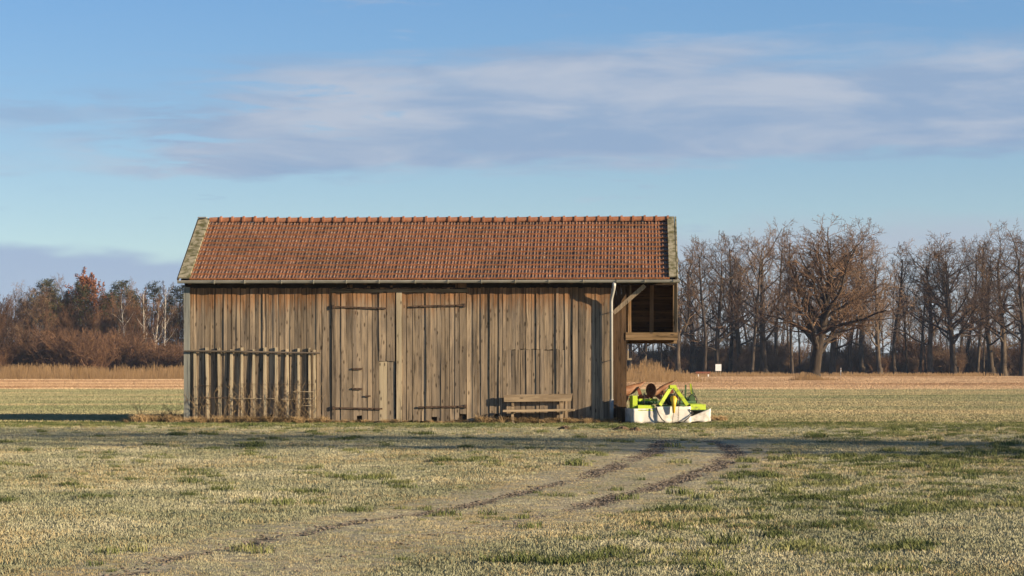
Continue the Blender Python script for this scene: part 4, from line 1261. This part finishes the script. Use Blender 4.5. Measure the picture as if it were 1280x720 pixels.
variant('ash_a', M['barkdark'], M['twig'], seed=5, H=21, r0=.30, clear=.40, trunk_frac=.9, angle=(26, 52), counts=(15, 6, 5, 4), lr=(.24, .55, .5, .5), upt=.09, rmin=.018)
variant('ash_b', M['bark'], M['twigpale'], seed=6, H=21, r0=.26, clear=.36, trunk_frac=.92, angle=(24, 50), counts=(16, 6, 5, 3), lr=(.22, .55, .5, .5), upt=.10, rmin=.018)
variant('pole_a', M['barkdark'], M['twig'], seed=7, H=19, r0=.20, clear=.30, trunk_frac=.93, angle=(30, 60), counts=(14, 6, 4, 3), lr=(.18, .5, .5, .5), upt=.08, rmin=.018)
variant('pole_b', M['barkdark'], M['twig'], seed=17, H=17, r0=.17, clear=.45, trunk_frac=.95, angle=(30, 60), counts=(8, 5, 4, 2), lr=(.14, .5, .5, .5), upt=.08, rmin=.018, fork=2)
variant('red_a', M['bark'], M['twigred'], seed=8, H=18, r0=.32, clear=.12, trunk_frac=.75, angle=(18, 44), counts=(17, 8, 6, 4), lr=(.45, .5, .5, .5), upt=.16, fork=2)
variant('red_b', M['bark'], M['twigred'], seed=9, H=18, r0=.30, clear=.18, trunk_frac=.78, angle=(20, 48), counts=(16, 8, 6, 4), lr=(.42, .5, .5, .5), upt=.15)
variant('birch_a', M['birch'], M['twigred'], seed=10, H=17, r0=.17, clear=.20, trunk_frac=.85, angle=(22, 45), counts=(13, 6, 5, 3), lr=(.28, .5, .5, .5), upt=.10, lean=-.16)
variant('birch_b', M['birch'], M['twigred'], seed=11, H=18, r0=.15, clear=.30, trunk_frac=.92, angle=(20, 42), counts=(14, 6, 5, 3), lr=(.20, .5, .5, .5), upt=.10)


def pine_variant(key, seed, H=18.0, r0=.3, base=.5):
    r = random.Random(seed); st_ = Paths(); mb = MB(); pts = []; p = Vector((0, 0, -.2)); d = Vector((0, 0, 1))
    for i in range(9):
        pts.append(p.copy()); d = (d + Vector((r.gauss(0, .03), r.gauss(0, .03), 0))).normalized(); p = p + d * H / 8.4
    st_.paths.append((pts, [r0 * (1 - .85 * i / 8) for i in range(9)], 7))
    zt = 0
    for q in range(34):
        f = base + (1 - base) * (q + r.random()) / 34; k_ = f * 8; i0 = min(int(k_), 7); o = pts[i0].lerp(pts[i0 + 1], k_ - i0)
        L = H * .20 * (1.25 - f) / (1.25 - base) * r.uniform(.6, 1.25); a_ = q * 2.4
        e = o + Vector((math.cos(a_) * L, math.sin(a_) * L, L * r.uniform(.1, .6)))
        st_.paths.append(([o, o.lerp(e, .5) + Vector((0, 0, -.1)), e], [.07, .05, .03], 3))
        for c in range(5):
            cc = o.lerp(e, r.uniform(.45, 1.05)) + Vector((r.gauss(0, .35), r.gauss(0, .35), r.gauss(.1, .2)))
            R_ = r.uniform(.5, .95)
            for b_ in range(34):
                dd = Vector((r.gauss(0, 1), r.gauss(0, 1), r.gauss(.2, .8))).normalized(); pp_ = cc + Vector((dd.x, dd.y, dd.z * .6)) * R_ * r.random() ** .4
                s_, u_ = frame_of(dd); ln = r.uniform(.18, .4); w_ = r.uniform(.05, .11)
                mb.add([pp_ - s_ * w_, pp_ + s_ * w_, pp_ + dd * ln], [(0, 1, 2)])
                zt = max(zt, pp_.z)
    VAR[key] = (st_.mesh('trunk', M['pinebark']), mb.mesh('crown', M['needle']), zt)


pine_variant('pine_a', 70); pine_variant('pine_b', 71, 18, .28, .42); pine_variant('pine_c', 72, 17, .3, .2)


def leafy_variant(key, seed, leafmat):
    s_, c_, zt = bare_tree(seed=seed, H=19, r0=.4, clear=.4, trunk_frac=.72, angle=(24, 50), counts=(13, 7, 6, 3), lr=(.36, .5, .5, .5), upt=.14)
    r = random.Random(seed); mb = MB()
    for pts, rad, k_ in c_.paths:
        if k_ == 3 and pts[-1].z > 7:
            for q in range(3):
                p = pts[0].lerp(pts[-1], r.random()) + Vector((r.gauss(0, .12), r.gauss(0, .12), r.gauss(0, .12)))
                dd = Vector((r.gauss(0, 1), r.gauss(0, 1), r.gauss(0, 1))).normalized(); a_, b_ = frame_of(dd)
                w_ = r.uniform(.09, .17); mb.add([p - a_ * w_, p + b_ * w_, p + a_ * w_, p - b_ * w_], [(0, 1, 2, 3)])
    VAR[key] = (s_.mesh('trunk', M['bark']), mb.mesh('crown', leafmat), zt)


leafy_variant('beech', 80, M['beechleaf'])


def bush_variant(key, seed, mat, H=5.0, R_=3.0, n=60):
    r = random.Random(seed); st_ = Paths(); cr = Paths()
    for q in range(n):
        a_ = r.uniform(0, 6.283); lean = r.uniform(0.05, .75); d = Vector((math.cos(a_) * lean, math.sin(a_) * lean, 1)).normalized()
        p = Vector((r.gauss(0, R_ * .25), r.gauss(0, R_ * .25), -.1)); L = H * r.uniform(.6, 1.05); pts = [p.copy()]
        for i in range(5):
            d = (d + Vector((r.gauss(0, .12), r.gauss(0, .12), .02))).normalized(); p = p + d * L / 5; pts.append(p.copy())
        st_.paths.append((pts, [.05, .045, .04, .034, .028, .02], 3))
        for b_ in range(16):
            f = r.uniform(.15, 1) * 5; i0 = min(int(f), 4); o = pts[i0].lerp(pts[i0 + 1], f - i0); dd = (d + Vector((r.gauss(0, .5), r.gauss(0, .5), r.gauss(0, .3)))).normalized()
            L2 = r.uniform(.6, 1.6); e = o + dd * L2; m_ = o.lerp(e, .5) + Vector((r.gauss(0, .06), r.gauss(0, .06), .05))
            cr.paths.append(([o, m_, e], [.026, .022, .016], 3))
            for c in range(2):
                o2 = o.lerp(e, r.uniform(.3, .9)); cr.paths.append(([o2, o2 + (dd + Vector((r.gauss(0, .5), r.gauss(0, .5), r.gauss(0, .4)))).normalized() * L2 * .6], [.02, .014], 3))
    VAR[key] = (st_.mesh('stems', mat), cr.mesh('crown', mat), max(p.z for pts, _, _ in cr.paths for p in pts) * 0.93)


bush_variant('bush_a', 90, M['twigred']); bush_variant('bush_b', 91, M['twig']); bush_variant('bush_c', 92, M['twigred'], 4.2, 3.4, 70)


def plant(name, key, X_, Y_, height, label, cat='tree', group=None, rz=None, wide=1.0, rnd=random.Random(99)):
    tmh, cmh, zt = VAR[key]; s_ = height / zt
    e = thing(name, label, cat, (X_, Y_, 0), rnd.uniform(0, 6.28) if rz is None else rz, group, (s_ * wide, s_ * wide, s_))
    link('stems' if key.startswith('bush') else 'trunk', tmh, e); link('crown', cmh, e)
    return e


def plant_px(name, key, px, top, Y_, label, **kw):
    return plant(name, key, (px - 640) / F * Y_, Y_, CAMZ + (HOR - top) / F * Y_, label, **kw)


YT = 432.0
# the wood on the right
plant_px('oak_tree', 'oak_a', 1017, 263, 293, 'broad bare tree standing alone in front of the wood on the straw field', rz=0.6, wide=1.15)
plant_px('oak_tree', 'oak_c', 1193, 288, YT, 'dark forked bare tree with heavy twisted limbs in the wood', rz=2.1)
plant_px('oak_tree', 'oak_d', 1100, 296, YT - 6, 'pale barked leaning tree with low branches at the wood edge', rz=3.3)
plant_px('oak_tree', 'oak_b', 897, 290, YT + 4, 'bare tree with pale sunlit trunk right behind the white notice board', rz=4.0)
plant_px('ash_tree', 'ash_b', 1222, 276, YT + 14, 'tallest slender bare tree next to the dark forked tree', rz=1.0)
plant_px('oak_tree', 'oak_b', 1278, 272, YT - 4, 'spreading bare tree closing the wood next to its tallest slender tree', rz=0.3)
RG = dict(group='bare trees of the wood beyond the straw field')
RL_ = {'oak_b': 'broad brown bare tree with sturdy trunk in the wood beyond the straw field', 'oak_d': 'leaning bare tree with pale twigs in the wood beyond the straw field', 'ash_a': 'slender dark bare tree with narrow crown in the wood beyond the straw field', 'ash_b': 'slender bare tree with pale twigs in the wood beyond the straw field', 'pole_a': 'thin straight bare tree in the front of the wood beyond the straw field', 'oak_c': 'dark forked bare tree past the spreading tree that closes the wood'}
rt = random.Random(31)
front = [(848, 318, 'oak_d'), (866, 300, 'oak_b'), (880, 305, 'ash_a'), (912, 296, 'ash_a'), (926, 300, 'oak_d'), (940, 283, 'ash_b'), (955, 277, 'oak_b'), (972, 292, 'ash_a'), (990, 290, 'pole_a'),
         (1040, 285, 'oak_b'), (1062, 296, 'ash_a'), (1078, 300, 'oak_d'), (1118, 310, 'ash_a'), (1134, 330, 'pole_a'), (1150, 300, 'pole_a'), (1163, 297, 'oak_d'), (1208, 300, 'ash_a'), (1240, 300, 'oak_d'), (1254, 282, 'oak_b'), (1300, 285, 'oak_c')]
for px, top, key in front:
    plant_px('bare_tree', key, px, top - 7 + rt.uniform(-3, 3), YT + rt.uniform(-4, 22), RL_[key], wide=1.12, **RG)
for i in range(96):   # deeper rows
    px = 740 + i * 6.6 + rt.uniform(-5, 5)
    plant_px('bare_tree', rt.choice(['ash_a', 'pole_a', 'pole_b', 'pole_b', 'oak_d', 'ash_b']), px, rt.uniform(322, 400), rt.uniform(455, 540), 'bare tree standing deeper inside the wood beyond the straw field', group='inner trees of the wood beyond the straw field')
for i in range(64):   # undergrowth
    px = 782 + i * 8.0 + rt.uniform(-5, 5)
    plant_px('shrub', rt.choice(['bush_b', 'bush_b', 'bush_a']), px, rt.uniform(416, 454), YT + rt.uniform(6, 60), 'leafless dark shrub of the undergrowth at the foot of the wood', cat='shrub', group='undergrowth of the wood beyond the straw field')
for px, key in ((742, 'oak_b'), (764, 'ash_a'), (786, 'oak_d'), (806, 'oak_b'), (826, 'ash_b'), (1322, 'oak_d'), (1344, 'ash_a'), (1368, 'oak_b'), (1394, 'oak_d')):
    plant_px('bare_tree', key, px, rt.uniform(315, 335) if px < 900 else rt.uniform(288, 305), YT + rt.uniform(0, 20), RL_[key], **RG)
# the wood on the left
lt = random.Random(32)
plant_px('beech_tree', 'beech', 113, 333, YT + 22, 'tall tree holding withered reddish leaves among the left hand trees and pines', rz=1.2, wide=0.8)
for i, (px, top, key, rz, lab) in enumerate(((160, 362, 'birch_a', 0.2, 'leaning white birch with forked pale branches above the thicket'), (181, 358, 'birch_b', 1.0, 'slim white birch between the leaning birch and the barn'), (190, 372, 'birch_b', 2.6, 'shorter slim white birch with curved stem'), (204, 350, 'birch_b', 4.0, 'straight bright white birch beside the barn corner'))):
    plant_px('birch_tree', key, px, top, YT - 14, lab, rz=rz)
for px, top, key in ((57, 348, 'pine_a'), (98, 352, 'pine_b'), (88, 362, 'pine_c'), (150, 350, 'pine_a'), (168, 360, 'pine_c'), (186, 351, 'pine_b'), (137, 362, 'pine_b'), (222, 356, 'pine_a'), (213, 366, 'pine_c'), (240, 352, 'pine_b'), (128, 375, 'pine_c'), (76, 372, 'pine_b')):
    plant_px('pine_tree', key, px, top, YT + lt.uniform(12, 40), 'dark green pine rising behind the birches and the brown thicket', group='pines behind the thicket')
for px, top, key in ((-14, 362, 'red_a'), (8, 366, 'red_b'), (24, 356, 'red_a'), (40, 348, 'oak_d'), (52, 362, 'red_b'), (70, 352, 'red_a'), (84, 342, 'oak_b'), (72, 380, 'red_b'), (128, 352, 'red_a'), (144, 368, 'red_b'), (176, 368, 'red_a'), (196, 366, 'red_b'), (210, 372, 'ash_b'), (228, 362, 'red_a'), (-30, 355, 'oak_b'), (250, 362, 'red_b'), (268, 366, 'red_a'), (286, 360, 'red_b'), (305, 368, 'red_a'), (322, 364, 'red_b'), (-52, 358, 'red_a'), (-74, 362, 'red_b'), (-96, 360, 'red_a'), (152, 345, 'ash_b'), (62, 340, 'ash_b'), (30, 375, 'red_b'), (5, 385, 'red_a'), (100, 366, 'red_a'), (120, 378, 'red_b'), (92, 384, 'red_a'), (112, 392, 'red_b'), (135, 386, 'red_a')):
    plant_px('bare_tree', key, px, top, YT + lt.uniform(-2, 24), 'brown bare tree of the wood behind the reeds and the thicket', group='bare trees behind the reeds')
for i in range(64):
    plant_px('bare_tree', lt.choice(['pole_a', 'ash_a', 'red_b', 'pine_c']), -95 + i * 6.6 + lt.uniform(-4, 4), lt.uniform(358, 392), lt.uniform(462, 540), 'thin tree in the dark depth of the wood behind the reeds', group='inner trees behind the reeds')
for i in range(34):
    px = -90 + i * 12 + lt.uniform(-5, 5)
    plant_px('thicket_shrub', lt.choice(['bush_a', 'bush_c', 'bush_a']), px, (413 if 35 < px < 175 else 430) + lt.uniform(-4, 8), YT - 30 + lt.uniform(-14, 12), 'reddish brown leafless shrub of the thicket behind the reeds', cat='shrub', group='thicket behind the reeds', wide=1.25)
# trees standing right of the view; their shadows cross the meadow
rs = random.Random(77)
for i, (x_, y_, h_, k_) in enumerate(((47, 35.5, 19.0, 'oak_d'), (55, 37.5, 21.5, 'oak_b'), (62, 35.5, 23.5, 'oak_d'), (50, 40.5, 15, 'ash_b'))):
    plant('bare_tree', k_, x_, y_, h_, 'bare tree at the meadow edge whose shadow crosses the grass', group='trees at the meadow edge', wide=1.0)

# reeds
def reed_strip(name, x0, x1, y0, y1, n, h0, h1, w, label, seed, soft=False):
    r = np.random.RandomState(seed); mb = MB()
    for i in range(n):
        x_ = r.uniform(x0, x1); y_ = r.uniform(y0, y1)
        if soft: x_ = r.normal((x0 + x1) / 2, (x1 - x0) / 4.5); y_ = r.normal((y0 + y1) / 2, (y1 - y0) / 4.5)
        h_ = r.uniform(h0, h1) * (0.45 + .8 * float(vnoise(np.array([x_ * .45]), np.array([y_ * .12]), 5)[0]))
        if soft: h_ *= math.exp(-((x_ - (x0 + x1) / 2) / ((x1 - x0) * .5)) ** 2)
        lx = r.normal(0, .12) * h_; ly = r.normal(0, .12) * h_
        mb.add([(x_ - w, y_, 0), (x_ + w, y_, 0), (x_ + lx + w * .5, y_ + ly, h_), (x_ + lx - w * .5, y_ + ly, h_ * .97)], [(0, 1, 2, 3)])
    return kind(mb.build(name, M['reed']), 'stuff', label)
reed_strip('reeds', -96, -30, 318, 372, 12000, 1.0, 2.0, .03, 'golden dry reed belt in front of the left wood', 1)
reed_strip('reeds', 9.5, 19.5, 250, 300, 2000, 1.0, 2.3, .028, 'golden dry reed clump behind the end of the barn', 2, True)
reed_strip('dry_grass', 26, 78, 405, 432, 3500, .25, .8, .05, 'ragged dry grass along the foot of the right hand wood', 3)
X_, Y_ = 34.4, 292
reed_strip('dry_grass', 31.2, 37.4, 289.5, 294, 500, .3, .9, .03, 'dry grass skirt around the trunk of the lone tree', 4, True)

# far bench, notice board, stake, shed
fb = thing('bench', 'far reddish bench at the edge of the wood next to the notice board', 'bench', (at(879, 470, 402).x, 402, 0))
mb = MB(); mb.box((-1.15, -.2, .42), (1.15, .2, .50)); mb.build('seat', M['redpaint'], fb)
mb = MB(); mb.box((-1.15, .2, .6), (1.15, .25, .82)); mb.build('backrest', M['redpaint'], fb)
for sx in (-.8, .8):
    mb = MB(); mb.box((sx - .09, -.2, 0), (sx + .09, .22, .42)); mb.build('leg', M['whitepaint'], fb)
    mb = MB(); mb.box((sx - .05, .25, .3), (sx + .05, .29, .8)); mb.build('back_support', M['redpaint'], fb)
nb = thing('notice_board', 'small white notice board on wooden posts at the edge of the wood', 'sign', (at(898, 470, 402).x, 402, 0))
mb = MB(); mb.box((-.46, -.02, .95), (.46, .03, 2.0)); mb.build('board', M['whitepaint'], nb)
for sx in (-.36, .36):
    mb = MB(); mb.box((sx - .05, .03, 0), (sx + .05, .11, 1.95)); mb.build('post', M['benchwood'], nb)
st = thing('marker_post', 'short white marker post at the wood edge beside the lone tree', 'post', (at(1051, 468, 424).x, 424, 0))
mb = MB(); mb.tube([(0, 0, 0), (0, 0, 1.35)], .06, 6); mb.tube([(0, 0, 1.35), (0, 0, 1.42)], [.06, .02], 6); mb.build('shaft', M['whitepaint'], st)
mb = MB(); mb.tube([(0, 0, 1.1), (0, 0, 1.25)], .065, 6); mb.build('band', M['redpaint'], st)
sh = thing('shed', 'small brown field shed with pitched roof hidden inside the wood', 'shed', (at(1174, 466, 470).x, 470, 0))
mb = MB(); mb.box((-1.9, 0, 0), (1.9, 5, 3.4)); mb.build('wall', M['brownboard'], sh)
mb = MB(); mb.add([(-2.6, -.4, 3.2), (2.6, -.4, 3.2), (0, -.4, 5.4), (-2.6, 5.4, 3.2), (2.6, 5.4, 3.2), (0, 5.4, 5.4)], [(0, 1, 2), (5, 4, 3), (0, 2, 5, 3), (2, 1, 4, 5), (1, 0, 3, 4)]); mb.build('roof', M['bark'], sh)
mb = MB(); mb.box((-.6, -.05, 0), (.6, 0, 2.1)); mb.build('door', M['dark'], sh)

# far wooded hills
mb = MB(); n = 160
xs = np.linspace(-1500, 1700, n)
hs = 6 + 20 * fbm(xs * .004, xs * 0 + 3, 7, 4) + 4 * fbm(xs * .05, xs * 0, 9, 2)
vs = []
for x_, h_ in zip(xs, hs): vs += [(x_, 2600, -3), (x_, 2640, h_ * .8), (x_, 2720, h_), (x_, 3100, -3)]
fs = []
for i in range(n - 1):
    for j in range(3): fs.append((i * 4 + j, (i + 1) * 4 + j, (i + 1) * 4 + j + 1, i * 4 + j + 1))
mb.add(vs, fs); kind(mb.build('hills', M['hill'], smooth=True), 'structure')

# thin winter haze around everything
hz = bpy.data.materials.new('haze_air'); hz.use_nodes = True
ht = NT(hz.node_tree); ht.n.clear()
ho = ht.new('ShaderNodeOutputMaterial'); pv = ht.new('ShaderNodeVolumePrincipled')
pv.inputs['Color'].default_value = (0.55, 0.72, 1.0, 1); pv.inputs['Density'].default_value = 0.00008; pv.inputs['Anisotropy'].default_value = 0.0
ht.l.new(pv.outputs[0], ho.inputs['Volume'])
mb = MB(); mb.box((-6500, -2500, -6), (6500, 9500, 45)); kind(mb.build('haze', hz), 'stuff', 'thin bluish winter haze over the fields')
